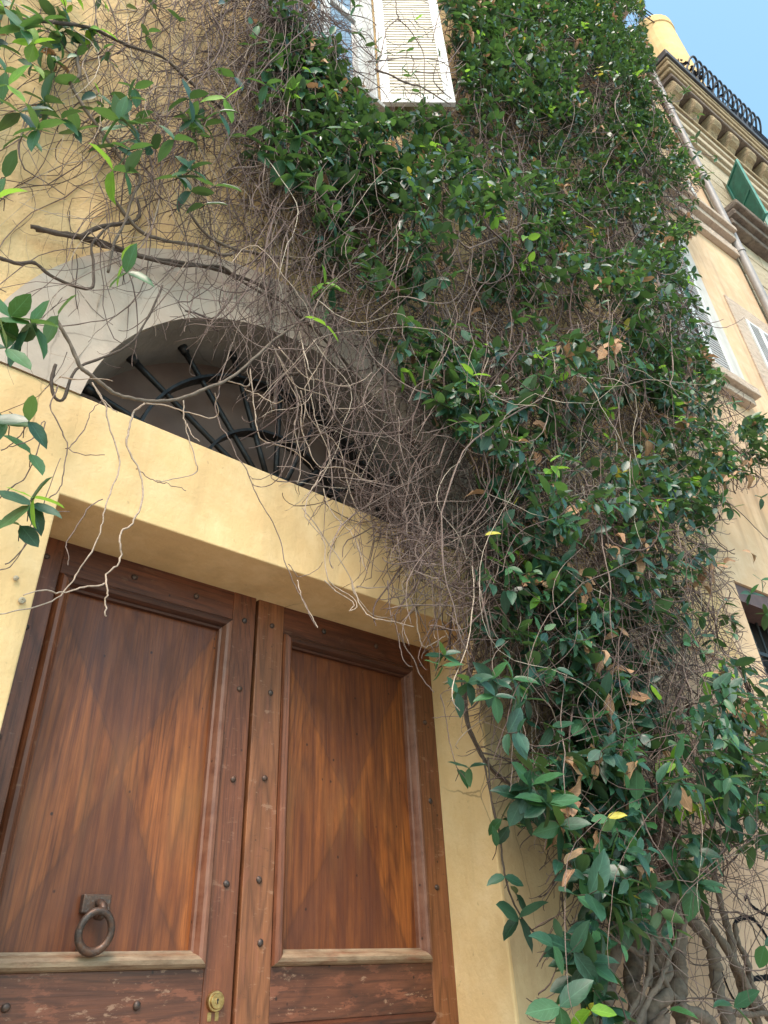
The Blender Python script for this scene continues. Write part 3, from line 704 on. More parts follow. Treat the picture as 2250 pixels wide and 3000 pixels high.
def inpoly(x, y, P):
    x = np.asarray(x); y = np.asarray(y); c = np.zeros(x.shape, bool); n = len(P)
    for i in range(n):
        x1, y1 = P[i]; x2, y2 = P[(i+1) % n]
        k = ((y1 > y) != (y2 > y)) & (x < (x2-x1)*(y-y1)/(y2-y1+1e-9)+x1); c ^= k
    return c
DENSE = [(860, -200), (880, 80), (1000, 230), (1090, 320), (1340, 330), (1300, 150), (1270, -200), (1760, -200), (1850, 70), (1880, 160), (1920, 280), (1990, 420),
         (2045, 540), (2030, 640), (2015, 760), (2045, 900), (2090, 1060), (2170, 1200), (2400, 1330), (2400, 1440), (2200, 1400), (2090, 1420), (2080, 1500), (2095, 1650), (2130, 1850), (2240, 2050),
         (2400, 2200), (2400, 2500), (2090, 2490), (1990, 2520), (1930, 2700), (1760, 2750), (1740, 3200), (1600, 3200), (1680, 2800), (1650, 2550), (1600, 2350), (1530, 2250), (1500, 2100), (1450, 1950), (1380, 1880),
         (1400, 1700), (1370, 1500), (1240, 1200), (1120, 980), (980, 800), (860, 640), (740, 430), (740, 300), (800, 150)]
SHUT = [(930, -200), (960, 60), (1060, 200), (1100, 330), (1340, 320), (1280, -200)]
TWREG = [(-200, -200), (1850, -200), (1900, 160), (2040, 540), (1990, 760), (2060, 1060), (2230, 1250), (2400, 1380), (2120, 1430), (2110, 1650), (2150, 1850), (2400, 2200), (2400, 3200), (1600, 3200), (1640, 2600),
         (1540, 2280), (1420, 2050), (1350, 1880), (1200, 1750), (1020, 1520), (860, 1380), (800, 1150), (600, 920), (330, 900), (230, 1130), (130, 1250), (60, 1500), (-200, 1600)]
def thick(x, y):
    t = .10+.40/(1+np.exp(-(x-1050)/190.0))
    return t*(.55+.9*vnoise(x, y, 210, 3))*np.where(y > 2300, .8, 1.0)
def ppm(W): return FPX/np.maximum(((W-CAM)@FWD), .5)

# ---- batches of thin tubes
def tube_batch(P, Rr, K=3):
    """P: (T, n, 3) centre lines, Rr: (T, n) radii -> vertices and faces"""
    T, n, _ = P.shape
    tan = np.zeros_like(P); tan[:, 1:-1] = P[:, 2:]-P[:, :-2]; tan[:, 0] = P[:, 1]-P[:, 0]; tan[:, -1] = P[:, -1]-P[:, -2]
    tan /= np.linalg.norm(tan, axis=2, keepdims=True)+1e-9
    ref = np.array([.37, -.61, .70]); a = ref-tan*(tan@ref)[..., None]; a /= np.linalg.norm(a, axis=2, keepdims=True)+1e-9
    b = np.cross(tan, a); an = np.arange(K)*2*math.pi/K
    V = P[:, :, None, :]+(a[:, :, None, :]*np.cos(an)[None, None, :, None]+b[:, :, None, :]*np.sin(an)[None, None, :, None])*Rr[:, :, None, None]
    idx = np.arange(T*n*K).reshape(T, n, K); nx = np.roll(idx, -1, axis=2)
    F = np.stack([idx[:, :-1], nx[:, :-1], nx[:, 1:], idx[:, 1:]], axis=-1).reshape(-1, 4)
    return V.reshape(-1, 3), F
def np_mesh(name, V, F, mats, midx=None, uv=None, smooth=True):
    me = bpy.data.meshes.new(name); k = F.shape[1]
    me.vertices.add(len(V)); me.vertices.foreach_set('co', np.ascontiguousarray(V, np.float32).ravel())
    me.loops.add(F.size); me.loops.foreach_set('vertex_index', np.ascontiguousarray(F, np.int32).ravel())
    me.polygons.add(len(F)); me.polygons.foreach_set('loop_start', np.arange(0, F.size, k, dtype=np.int32))
    for m in mats: me.materials.append(m)
    if midx is not None: me.polygons.foreach_set('material_index', np.ascontiguousarray(midx, np.int32))
    me.polygons.foreach_set('use_smooth', np.full(len(F), smooth))
    me.update(calc_edges=True)
    if uv is not None:
        u = me.uv_layers.new(name='UVMap'); u.data.foreach_set('uv', np.ascontiguousarray(uv, np.float32).ravel())
    me.validate(); return me
def twigs(n_want, npt, step, r0, seed, G=TWIGG, region=TWREG, style='mix', xr=(-150, 2400), yr=(-150, 3150), mul=1.0, dmin=.006, clump=.55):
    rg = np.random.default_rng(seed); X = []; Y = []
    tot = 0
    while tot < n_want:
        x = rg.uniform(*xr, 6000); y = rg.uniform(*yr, 6000)
        d_ = np.full(6000, .0); W = at(x, y, d_); lp = ppm(W)
        pr = bil(G, x, y)/9*np.clip(1-clump+2*clump*(vnoise(x, y, 120, seed+50)-.2), .05, 1.3)*np.clip((230/lp)**1.5, .02, 1)
        wx = 130*(vnoise(x, y, 90, 77)-.5); wy = 130*(vnoise(x, y, 90, 78)-.5); lf = x < 1500; ok = inpoly(x+wx*lf, y+wy*lf, region) & (rg.random(6000) < pr)
        ok &= ~(inpoly(x, y, SHUT) & (rg.random(6000) < .93))
        X.append(x[ok]); Y.append(y[ok]); tot += ok.sum()
    x = np.concatenate(X)[:n_want]; y = np.concatenate(Y)[:n_want]
    T = thick(x, y)*mul; d = dmin+T*rg.random(n_want)**.9
    # image-space headings: 'down' is away from the vertical vanishing point
    down = np.arctan2(y+1750, x-965); alongx = np.arctan2(2750-y, 4225-x)
    pick = rg.random(n_want)
    ang = np.where(pick < .45, down+rg.normal(0, .35, n_want), np.where(pick < .75, down*.45+alongx*.55+rg.normal(0, .3, n_want), rg.uniform(0, 2*math.pi, n_want)))
    if style == 'random': ang = rg.uniform(0, 2*math.pi, n_want)
    if style == 'flow': ang = down*.62+alongx*.38+rg.normal(0, .22, n_want)
    curv = rg.normal(0, .16, n_want); dd = rg.normal(0, .006, n_want)
    P = np.zeros((n_want, npt, 3)); stp = step*rg.uniform(.6, 1.5, n_want)
    for i in range(npt):
        d = np.clip(d, dmin, T+.05); W = at(x, y, d); P[:, i] = W
        l = ppm(W)*stp
        curv = curv*.8+rg.normal(0, .13, n_want); ang = ang+curv+np.where(rg.random(n_want) < .28, rg.normal(0, .42, n_want), 0)
        if style != 'random': ang = ang+.10*np.sin(down-ang)
        x = x+np.cos(ang)*l; y = y+np.sin(ang)*l; dd = dd*.8+rg.normal(0, .006, n_want); d = d+dd
        # the growth hugs its own region
        out = ~inpoly(x, y, region); stp = np.where(out, stp*np.where(x > 1500, .55, .72), stp)
    rad = r0*np.clip((ppm(P[:, 0])/260)**-.58, .38, 1.2)[:, None]*np.exp(rg.normal(0, .35, n_want))[:, None]*np.linspace(1.25, .55, npt)[None, :]
    node = 1+.35*(rg.random((n_want, npt)) < .25)
    return P, rad*node

# ---- leaves
US = [0, .14, .36, .62, .84, 1.0]; HW = [0, .165, .255, .235, .135, 0]
def leaf_template(fold=.06, curl=.16, wide=1.0, wav=0.0, seed=0):
    rg = np.random.default_rng(seed); V = [(0, 0, 0)]; UVv = [(0, 0)]
    for u, h in zip(US[1:-1], HW[1:-1]):
        w0 = -curl*u*u
        for s_ in (-1, 0, 1):
            V.append((u, s_*h*wide, w0+abs(s_)*fold*(1+rg.normal(0, wav))+(rg.normal(0, .03*wav) if s_ else 0))); UVv.append((s_, u))
    V.append((1, rg.normal(0, .02), -curl)); UVv.append((0, 1))
    F = [(0, 1, 2, 2), (0, 2, 3, 3)]
    for k in range(3):
        b = 1+3*k
        F += [(b, b+3, b+4, b+1), (b+1, b+4, b+5, b+2)]
    e = 13
    F += [(10, e, 11, 11), (11, e, 12, 12)]
    tris = []
    for f in F:
        tris.append((f[0], f[1], f[2]))
        if f[3] != f[2]: tris.append((f[0], f[2], f[3]))
    return np.array(V), np.array(tris), np.array(UVv)
TEMPL = [leaf_template(.05, .14, 1.0, .1, 1), leaf_template(.09, .26, .92, .2, 2), leaf_template(.03, .05, 1.12, .3, 3), leaf_template(.07, .20, .8, .1, 4), leaf_template(.14, .55, .85, 1.0, 5), leaf_template(.02, .34, 1.05, 1.2, 6)]
# make normals point to +w
for i, (V, Fc, U) in enumerate(TEMPL):
    a = V[Fc[4][1]]-V[Fc[4][0]]; b = V[Fc[4][2]]-V[Fc[4][0]]
    if np.cross(a, b)[2] < 0: TEMPL[i] = (V, Fc[:, ::-1].copy(), U)
def nrm(a): return a/(np.linalg.norm(a, axis=-1, keepdims=True)+1e-9)
class Leaves:
    def __init__(s): s.o = []; s.u = []; s.w = []; s.L = []; s.m = []; s.t = []
    def add(s, o, u, w, L, m, t):
        s.o.append(o); s.u.append(u); s.w.append(w); s.L.append(L); s.m.append(m); s.t.append(t)
    def cat(s):
        return [np.concatenate(a) for a in (s.o, s.u, s.w, s.L, s.m, s.t)]
def frames(o, u, w):
    u = nrm(u); w = nrm(w-u*(u*w).sum(-1, keepdims=True)); v = np.cross(w, u); return u, v, w
def sprigs(rg, W, sdir, L, nn, LV, STEMS, wts, bias=None):
    """W (N,3) tips bases, sdir (N,3) stem directions, L (N) leaf length; nn nodes"""
    N = len(W); sdir = nrm(sdir); side = nrm(np.cross(sdir, nrm(rg.normal(0, 1, (N, 3)))))
    Pst = [W.copy()]; P = W.copy(); mats = rg.choice(5, N, p=wts)
    for k in range(nn):
        P = P+sdir*(L*rg.uniform(.25, .5, N))[:, None]*(1.0 if k else .3)
        sdir = nrm(sdir+rg.normal(0, .16, (N, 3))+np.array([0, 0, -.05])); Pst.append(P.copy())
        side2 = np.cross(sdir, side) if k % 2 else side
        keep = rg.random(N) < (.92 if k else .75)
        for sg in (1, -1):
            kk = keep & (rg.random(N) < .9)
            last = k == nn-1
            u = nrm(sdir*rg.uniform(.25, 1.0 if last else .7, N)[:, None]+side2*sg+np.array([0, 0, -.38])+rg.normal(0, .25, (N, 3)))
            w = nrm(np.array([0, -.55, .85])+rg.normal(0, .38, (N, 3))+sdir*.35)
            ll = L*rg.uniform(.7, 1.15, N)*(.75 if last else 1)
            mm = np.where(rg.random(N) < .8, mats, rg.choice(5, N, p=wts))
            tt = np.where(mm == 4, rg.integers(4, 6, N), rg.integers(0, 4, N))
            LV.add(P[kk], u[kk], w[kk], ll[kk], mm[kk], tt[kk])
    STEMS.append(np.stack(Pst, 1))
def scatter(seed, G, region, wts, LV, STEMS, xr, yr, cov=1.7, nn=3, Lb=.115, excl=True, dlo=.25):
    rg = np.random.default_rng(seed); M_ = 420000
    x = rg.uniform(*xr, M_); y = rg.uniform(*yr, M_); ok = inpoly(x+110*(vnoise(x, y, 55, seed+9)-.5), y+110*(vnoise(x, y, 55, seed+10)-.5), region)
    x = x[ok]; y = y[ok]; T = thick(x, y); d = .03+T*(dlo+(1-dlo)*rg.random(len(x))**.7); W = at(x, y, d); lp = ppm(W)
    Lp = Lb*lp; c = (bil(G, x, y)/8)**1.5*cov
    cl = .35*vnoise(x, y, 60, seed+1)+.4*vnoise(x, y, 130, seed+2)+.25*vnoise(x, y, 30, seed+3)
    c *= np.clip((cl-.33)*4.0, .08, 1.8)
    # shaded depth carries fewer leaves than the lit skin
    rate = c/(.105*Lp**2)/(nn*1.7)*((xr[1]-xr[0])*(yr[1]-yr[0])/M_)
    k = rg.random(len(x)) < rate
    if excl: k &= ~(inpoly(x, y, SHUT) & (rg.random(len(x)) < .96))
    W = W[k]; N = len(W)
    sd_ = np.array([0, -.75, -.05])+rg.normal(0, .55, (N, 3)); L = Lb*rg.uniform(.75, 1.3, N)
    sprigs(rg, W, sd_, L, nn, LV, STEMS, wts)
LOWR = [(1560, 2150), (1700, 2100), (2250, 2200), (2250, 2420), (2000, 2520), (1850, 2600), (1790, 2700), (1740, 3050), (1660, 3050), (1690, 2800), (1640, 2600), (1590, 2350)]
def build_leaves(par, LV, n_parts=300):
    o, u, w, L, m, t = LV.cat(); u, v, w = frames(o, u, w)
    # the leaves that show largest, in frame, one by one
    rel = o-CAM; dep = rel@FWD; sx = 1125+FPX*(rel@RIGHT)/dep; sy = 1500-FPX*(rel@UP)/dep
    area = L/dep*np.where((sx > 0) & (sx < 2250) & (sy > 0) & (sy < 3000), 1, .0)*(1+.6*(o[:, 1] < -.12))*np.abs((w*nrm(rel)).sum(1)).clip(.25, 1)
    big = np.argsort(-area)[:n_parts]; rest = np.setdiff1d(np.arange(len(o)), big)
    cache = {}; pl_ = Vector(par.location)
    for i in big:
        key = (int(m[i]), int(t[i]))
        if key not in cache:
            V, Fc, U = TEMPL[key[1]]; cache[key] = np_mesh('leaf', V, Fc, [LM[key[0]]], uv=U[Fc].reshape(-1, 2))
        ob_ = bpy.data.objects.new('dead_leaf' if m[i] == 4 else 'leaf', cache[key]); COL.objects.link(ob_); ob_.parent = par
        mt = Matrix([[u[i, r]*L[i], v[i, r]*L[i], w[i, r]*L[i], o[i, r]-pl_[r]] for r in range(3)]+[[0, 0, 0, 1]])
        ob_.matrix_local = mt
    Vs = []; Fs = []; Us = []; Ms = []; base = 0
    for k in range(len(TEMPL)):
        s_ = rest[t[rest] == k]
        if not len(s_): continue
        V, Fc, U = TEMPL[k]
        VV = o[s_][:, None, :]+L[s_][:, None, None]*(V[None, :, 0:1]*u[s_][:, None, :]+V[None, :, 1:2]*v[s_][:, None, :]+V[None, :, 2:3]*w[s_][:, None, :])
        FF = Fc[None]+(np.arange(len(s_))*len(V))[:, None, None]+base
        Vs.append(VV.reshape(-1, 3)); Fs.append(FF.reshape(-1, 3)); Us.append(np.tile(U[Fc].reshape(-1, 2), (len(s_), 1))); Ms.append(np.repeat(m[s_], len(Fc)))
        base += len(s_)*len(V)
    me = np_mesh('foliage', np.concatenate(Vs), np.concatenate(Fs), LM, np.concatenate(Ms), np.concatenate(Us))
    o_ = link('foliage', me, None); o_.parent = par; o_.matrix_parent_inverse = Matrix.Translation(-pl_); o_['kind'] = 'stuff'
    print('leaves', len(o))
def twig_obj(par, name, batches, mat, K=3):
    Vs = []; Fs = []; b = 0
    for P, r_ in batches:
        V, F_ = tube_batch(P, r_, K); Vs.append(V); Fs.append(F_+b); b += len(V)
    me = np_mesh(name, np.concatenate(Vs), np.concatenate(Fs), [mat]); o_ = link(name, me, None)
    o_.parent = par; o_.matrix_parent_inverse = Matrix.Translation(-Vector(par.location)); o_['kind'] = 'stuff'; return o_
def px_stem(par, name, L, d, r_, mat, scale=1.0, off=(0, 0), jit=.004, K=8, kk=6, seed=0, taper=(1.15, .75)):
    rg = np.random.default_rng(seed+len(L)*7+int(L[0][0]))
    P = smooth_px([(off[0]+a*scale, off[1]+b*scale) for a, b in L], kk); n_ = len(P)
    dd = np.linspace(d[0], d[1], n_) if hasattr(d, '__len__') else np.full(n_, d)
    dd = dd+.25*jit*np.cumsum(rg.normal(0, 1, n_))
    W = at(P[:, 0], P[:, 1], np.maximum(dd, .004))
    wob = np.cumsum(rg.normal(0, 1, (n_, 3)), 0); wob -= np.linspace(0, 1, n_)[:, None]*wob[-1]
    W = W+wob*jit*.30
    rr = r_*np.linspace(*taper, n_)*(1+.10*rg.normal(0, 1, n_)).clip(.75, 1.4)
    o_ = MB().tube([tuple(p) for p in W], list(rr), K).build(name, mat, None, smooth=True)
    o_.parent = par; o_.matrix_parent_inverse = Matrix.Translation(-Vector(par.location)); return o_, W

base_pt = at(np.array(1880.), np.array(3050.), np.array(.15))
vine = empty('climbing_vine', (float(base_pt[0]), float(base_pt[1]), GROUND), 'big evergreen climbing vine with twisted trunks right of the door and dense dark leaves', 'climbing vine', 'climbing vines on the house')
lvine = empty('climbing_vine', (-.4, -.1, 2.0), 'sparser left-hand climbing vine of bare tangled twigs hanging over the arch, few bright leaves', 'climbing vine', 'climbing vines on the house')
# trunks at the lower right
O3, K3 = (1560, 2300), .4159
TR = [([(720, 1750), (730, 1500), (700, 1400), (700, 1250), (720, 1100), (740, 950), (760, 800), (740, 560), (800, 300), (840, 0)], .13, .026),
      ([(1070, 1750), (1040, 1500), (1050, 1300), (1030, 1150), (1040, 1000), (1000, 850), (960, 700), (930, 500), (900, 200), (880, -100)], .15, .024),
      ([(530, 1750), (520, 1560), (560, 1400), (530, 1330), (580, 1150), (600, 1000), (580, 850), (560, 560), (540, 200), (420, -200)], .12, .019),
      ([(1390, 1750), (1360, 1600), (1320, 1420), (1290, 1250), (1230, 1080), (1130, 970), (1080, 850), (1040, 600), (1000, 300)], .13, .021),
      ([(1600, 1740), (1530, 1560), (1470, 1400), (1420, 1250), (1400, 1080), (1350, 900), (1290, 700), (1260, 400), (1250, 0), (1240, -400)], .08, .013),
      ([(1560, 1560), (1480, 1400), (1380, 1200), (1200, 900), (1150, 700), (1050, 500), (1000, 250)], .10, .014),
      ([(1659, 1640), (1560, 1480), (1530, 1350), (1490, 1200), (1440, 1120), (1420, 980)], .08, .012),
      ([(640, 1700), (720, 1540), (800, 1380), (830, 1250), (840, 1000)], .22, .008),
      ([(700, 1750), (820, 1480), (900, 1350), (960, 1200), (1040, 1000), (1090, 880)], .24, .008),
      ([(1030, 1540), (900, 1380), (780, 1230), (640, 1130), (540, 1080)], .18, .009),
      ([(500, 1560), (490, 1300), (480, 1100), (470, 900), (480, 500), (520, 200)], .09, .008),
      ([(1260, 1683), (1180, 1610), (1100, 1600), (1040, 1560)], .20, .018),
      ([(1420, 1615), (1540, 1610), (1700, 1618)], .12, .011),
      ([(860, 560), (960, 720), (1010, 620), (1040, 520)], .20, .007),
      ([(820, 1420), (840, 1100), (880, 800), (830, 560), (830, 360), (800, 100)], .2, .010)]
for i, (L, d, r_) in enumerate(TR): px_stem(vine, 'trunk' if r_ > .012 else 'stem', L, d, r_*1.2, M_TRUNK, K3, O3, .008, 12 if r_ > .012 else 8, 8, i)
# the twisted pair
CL = smooth_px([(O3[0]+a*K3, O3[1]+b*K3) for a, b in [(850, 1800), (880, 1620), (900, 1500), (915, 1370), (915, 1250), (905, 1100), (930, 950), (960, 800), (990, 660), (900, 470), (865, 300), (850, 0)]], 14)
Wc = at(CL[:, 0], CL[:, 1], np.full(len(CL), .17)); nW = len(Wc)
for ph in (0, math.pi):
    tn = nrm(np.gradient(Wc, axis=0)); a_ = nrm(np.cross(tn, [0, 1, 0])); b_ = np.cross(tn, a_)
    t_ = np.linspace(0, 2*math.pi*4.2, nW)+ph
    amp = .019*np.linspace(1.15, .7, nW)
    H = Wc+a_*(np.cos(t_)*amp)[:, None]+b_*(np.sin(t_)*amp)[:, None]
    o_ = MB().tube([tuple(p) for p in H], list(.0215*np.linspace(1.2, .65, nW)*(1+.09*np.sin(np.arange(nW)*.37+ph)+.05*np.sin(np.arange(nW)*1.3))), 12).build('twisted_trunk', M_TRUNK, None, smooth=True)
    o_.parent = vine; o_.matrix_parent_inverse = Matrix.Translation(-Vector(vine.location))
# branches seen singly: (points, zoom scale, offset, depth, radius, material, plant)
BR = [([(150, 985), (250, 1000), (350, 1020), (450, 1050), (550, 1080), (650, 1110), (800, 1130), (950, 1160), (1050, 1200), (1150, 1250), (1250, 1330), (1330, 1400), (1430, 1500), (1560, 1650)], .681, (0, 0), .05, .0082, M_TWIGD, lvine),
      ([(130, 975), (260, 1012), (420, 1030), (600, 1105), (770, 1140), (930, 1145), (1010, 1190), (1130, 1260), (1240, 1300)], .681, (0, 0), .06, .007, M_TWIGD, lvine),
      ([(480, 840), (540, 920), (620, 1000), (700, 1030), (850, 1060), (960, 1100), (1040, 1080), (1150, 1105), (1240, 1110), (1310, 1140), (1500, 1180)], .681, (0, 0), .09, .007, M_TRUNK, lvine),
      ([(60, 80), (300, 95), (430, 130), (560, 190), (700, 240), (800, 330), (900, 420), (1000, 500), (1100, 600), (1250, 700), (1400, 860)], .681, (0, 0), .14, .007, M_TWIGD, lvine),
      ([(360, 160), (335, 250), (340, 330), (300, 350), (370, 480), (440, 580), (520, 700), (600, 770), (570, 840), (530, 960), (490, 1040), (465, 1170)], .681, (0, 0), .10, .007, M_TRUNK, lvine),
      ([(800, 880), (880, 1000), (1000, 1070), (1100, 1090), (1220, 1130), (1330, 1165)], .681, (0, 0), .10, .006, M_TRUNK, lvine),
      ([(340, 1020), (450, 970), (540, 960), (600, 930), (590, 860)], .681, (0, 0), .08, .008, M_TWIGD, lvine),
      ([(0, 1110), (60, 1130), (150, 1130), (240, 1190), (400, 1240), (410, 1130), (400, 1050), (470, 970)], .681, (0, 0), .08, .006, M_TWIGD, lvine),
      ([(240, 60), (300, 160), (340, 250), (400, 300), (470, 350), (540, 390), (640, 405), (760, 400), (880, 360), (1000, 300), (1100, 215), (1200, 130), (1270, 80), (1330, 30), (1400, -60)], .681, (0, 900), .16, .0062, M_TRUNK, lvine),
      ([(1180, 440), (1200, 300), (1290, 280), (1270, 150), (1300, 60), (1360, 0)], .681, (0, 900), .12, .007, M_TWIGD, lvine),
      ([(240, 540), (220, 640), (265, 690), (320, 560), (460, 500), (560, 450), (640, 330), (700, 200)], .681, (0, 700), .10, .005, M_TWIGD, lvine),
      # stem crossing the jamb at the right of the door
      ([(430, -60), (400, 0), (370, 100), (355, 200), (365, 320), (410, 420), (450, 490), (520, 560), (620, 600), (800, 580), (930, 560), (1100, 520)], .681, (1120, 1900), .10, .0075, M_TRUNK, vine),
      ([(410, -40), (385, 100), (362, 210), (375, 330), (420, 430), (480, 520), (560, 590), (680, 690), (800, 900), (860, 1040)], .681, (1120, 1900), .11, .005, M_TWIGD, vine),
      ([(330, 50), (352, 220), (380, 350), (430, 460), (470, 660), (500, 780)], .681, (1120, 1900), .12, .004, M_TWIGD, vine),
      ([(430, 450), (560, 480), (700, 530), (850, 600)], .681, (1120, 1900), .10, .003, M_TWIG, vine),
      ([(455, 470), (470, 620), (490, 720), (510, 830), (520, 950), (545, 1060), (590, 1150), (640, 1210), (740, 1280), (850, 1320)], .681, (1120, 1900), (.16, .14), .0038, M_TWIGD, vine),
      ([(780, 980), (775, 1060), (790, 1150), (850, 1260)], .681, (1120, 1900), .16, .003, M_TWIGD, vine)]
for i, (L, k_, off, d, r_, mt, par) in enumerate(BR): px_stem(par, 'branch' if r_ > .006 else 'stem', L, d, r_, mt, k_, off, .0035, 8, 6, i)
# hanging twigs over the lintel and door, one by one
HG = [([(400, 330), (430, 420), (440, 500), (480, 640), (465, 740), (435, 860), (420, 950), (370, 1050), (300, 1150), (230, 1220), (110, 1290), (0, 1320)], .0030, 1),
      ([(630, 400), (580, 440), (550, 520), (545, 600), (590, 700), (625, 800), (600, 880), (565, 930), (535, 970), (525, 1060), (480, 1120), (448, 1190), (445, 1260), (458, 1330)], .0040, 1),
      ([(448, 1190), (350, 1205), (270, 1215), (170, 1222), (100, 1240)], .0028, 1), ([(590, 700), (640, 735), (690, 760), (740, 765), (800, 790)], .0020, 0),
      ([(250, 330), (215, 420), (260, 540), (290, 610), (265, 690), (255, 760), (190, 830)], .0025, 0), ([(290, 610), (360, 550), (400, 470), (440, 400)], .002, 0), ([(290, 610), (340, 635), (450, 635)], .002, 0),
      ([(1000, 150), (960, 260), (930, 370), (920, 430), (945, 500), (990, 570), (1040, 650), (1090, 740), (1150, 860), (1210, 980), (1240, 1110), (1290, 1220), (1360, 1375)], .0026, 0),
      ([(790, 400), (800, 480), (820, 570), (845, 680), (840, 720), (750, 740), (690, 760), (670, 745)], .0026, 1), ([(810, 500), (830, 545), (858, 578)], .0022, 1),
      ([(1290, 100), (1330, 330), (1360, 500), (1420, 640), (1380, 720), (1330, 800), (1310, 900), (1390, 1000), (1395, 1140), (1440, 1200), (1500, 1240), (1525, 1290), (1505, 1305)], .0028, 1),
      ([(1400, 780), (1450, 900), (1520, 980), (1560, 1100), (1580, 1140)], .0026, 1), ([(1300, 860), (1400, 1000), (1500, 1150), (1530, 1240), (1600, 1320), (1700, 1350)], .0028, 1),
      ([(1240, 1110), (1290, 1160), (1370, 1130), (1390, 1095)], .0018, 0), ([(440, 820), (360, 900), (310, 990), (295, 1060), (292, 1110)], .002, 0),
      ([(615, 425), (760, 450), (860, 480), (930, 480), (945, 440), (925, 370)], .0028, 1), ([(940, 320), (1000, 320), (1075, 330), (1065, 265)], .003, 1),
      ([(400, 330), (450, 400), (505, 452)], .0025, 1), ([(260, 300), (320, 315), (485, 318)], .0025, 1), ([(1050, 350), (1120, 380), (1180, 410), (1215, 400)], .0025, 1),
      ([(1080, 260), (1100, 440), (1130, 560), (1210, 600), (1290, 640), (1350, 700)], .003, 1), ([(1170, 165), (1250, 290), (1290, 400), (1290, 500), (1330, 600), (1370, 680), (1480, 690), (1560, 740), (1630, 750)], .0035, 1),
      ([(1180, 180), (1270, 330), (1400, 380), (1430, 430), (1560, 420), (1640, 350)], .003, 1), ([(1200, 170), (1300, 290), (1380, 310), (1500, 330), (1600, 280)], .003, 1),
      ([(1290, 360), (1350, 490), (1440, 570), (1470, 650), (1500, 780), (1560, 900), (1640, 950)], .003, 1), ([(1230, 300), (1280, 420), (1260, 520), (1300, 640), (1280, 760)], .0025, 1),
      ([(0, 830), (60, 780), (120, 720), (190, 500), (150, 560), (40, 600)], .0022, 0), ([(0, 610), (80, 560), (120, 480), (40, 450)], .002, 0), ([(0, 1140), (60, 1110), (130, 950), (150, 870)], .0018, 0),
      ([(20, 1110), (110, 1010), (160, 900), (190, 850), (260, 650)], .002, 0), ([(0, 940), (60, 900), (130, 860), (300, 880)], .002, 0)]
for i, (L, r_, pale) in enumerate(HG):
    px_stem(vine if L[0][0] > 1270 else lvine, 'hanging_twig', L, (.10+.03*(i % 3), .14+.04*(i % 4)), r_*.78, M_TWIGP if pale else M_TWIG, .681, (0, 900), .008, 5, 5, i)
HG2 = [([(400, 0), (430, 90), (465, 180), (510, 270), (545, 330)], .0026), ([(600, 0), (660, 50), (760, 110), (805, 170), (765, 215)], .0028), ([(780, 0), (820, 110), (870, 200), (950, 260), (1080, 290), (1215, 322)], .0032),
       ([(820, 50), (930, 58), (1050, 50), (1160, 95)], .003), ([(1140, 30), (1190, 130), (1245, 230), (1250, 350), (1280, 440), (1320, 460), (1390, 420), (1437, 390)], .0035), ([(1040, 0), (1050, 150), (1075, 270), (1110, 370), (1130, 500), (1150, 570), (1205, 600)], .003),
       ([(1110, 370), (1170, 460), (1240, 600), (1290, 700), (1355, 780)], .003), ([(1400, 790), (1440, 950), (1470, 1150), (1510, 1300), (1600, 1400)], .0025), ([(1340, 955), (1430, 940), (1560, 945)], .0018), ([(1200, 130), (1290, 330), (1340, 450), (1380, 560)], .0025),
       ([(1500, 0), (1520, 200), (1525, 400), (1540, 560), (1530, 680)], .005), ([(1560, 0), (1550, 200), (1560, 330), (1550, 480)], .003)]
for i, (L, r_) in enumerate(HG2):
    px_stem(vine, 'hanging_twig', L, (.10+.03*(i % 3), .15+.04*(i % 3)), r_*.78, M_TWIGP if i < 5 else M_TWIG, .4219, (700, 1700), .006, 5, 5, i+40)
# twig masses
MAINR = [p for p in TWREG]
RIGHTX = (760, 2400)
twig_obj(vine, 'twigs', [twigs(4300, 18, .040, .0031, 21, xr=RIGHTX, mul=1.0), twigs(1800, 14, .030, .0024, 22, xr=RIGHTX, yr=(-150, 2000), style='random', mul=.95), twigs(330, 24, .05, .0032, 23, xr=(700, 2000), yr=(700, 2000), style='flow', mul=.8), twigs(170, 26, .045, .0030, 24, xr=(1450, 2400), yr=(1600, 3150), mul=.8)], M_TWIG)
twig_obj(vine, 'pale_twigs', [twigs(170, 20, .034, .0024, 31, xr=RIGHTX, mul=.9), twigs(55, 26, .05, .0030, 32, xr=(900, 1700), yr=(900, 2100), style='flow', mul=1.1)], M_TWIGP)
twig_obj(lvine, 'twigs', [twigs(210, 18, .034, .0024, 41, xr=(-150, 1000), yr=(-150, 1350)), twigs(260, 13, .026, .0019, 42, xr=(-150, 1000), yr=(-150, 1300), style='random'), twigs(300, 20, .05, .0025, 45, xr=(250, 950), yr=(-150, 520), style='flow'), twigs(260, 14, .035, .0024, 46, xr=(250, 1000), yr=(-150, 600), style='random')], M_TWIG)
twig_obj(lvine, 'pale_twigs', [twigs(60, 20, .04, .0022, 43, xr=(-150, 1000), yr=(-150, 1300), mul=1.2)], M_TWIGP)
# the small nest-like tangle beside the fanlight
TG = [(1060, 1440), (1140, 1430), (1220, 1500), (1270, 1580), (1300, 1680), (1200, 1660), (1120, 1560)]
G1 = np.full((12, 9), 9.0)
twig_obj(vine, 'twig_tangle', [twigs(330, 12, .022, .0022, 51, G=G1, region=TG, style='random', xr=(1050, 1310), yr=(1420, 1700), clump=0)], M_TWIG)

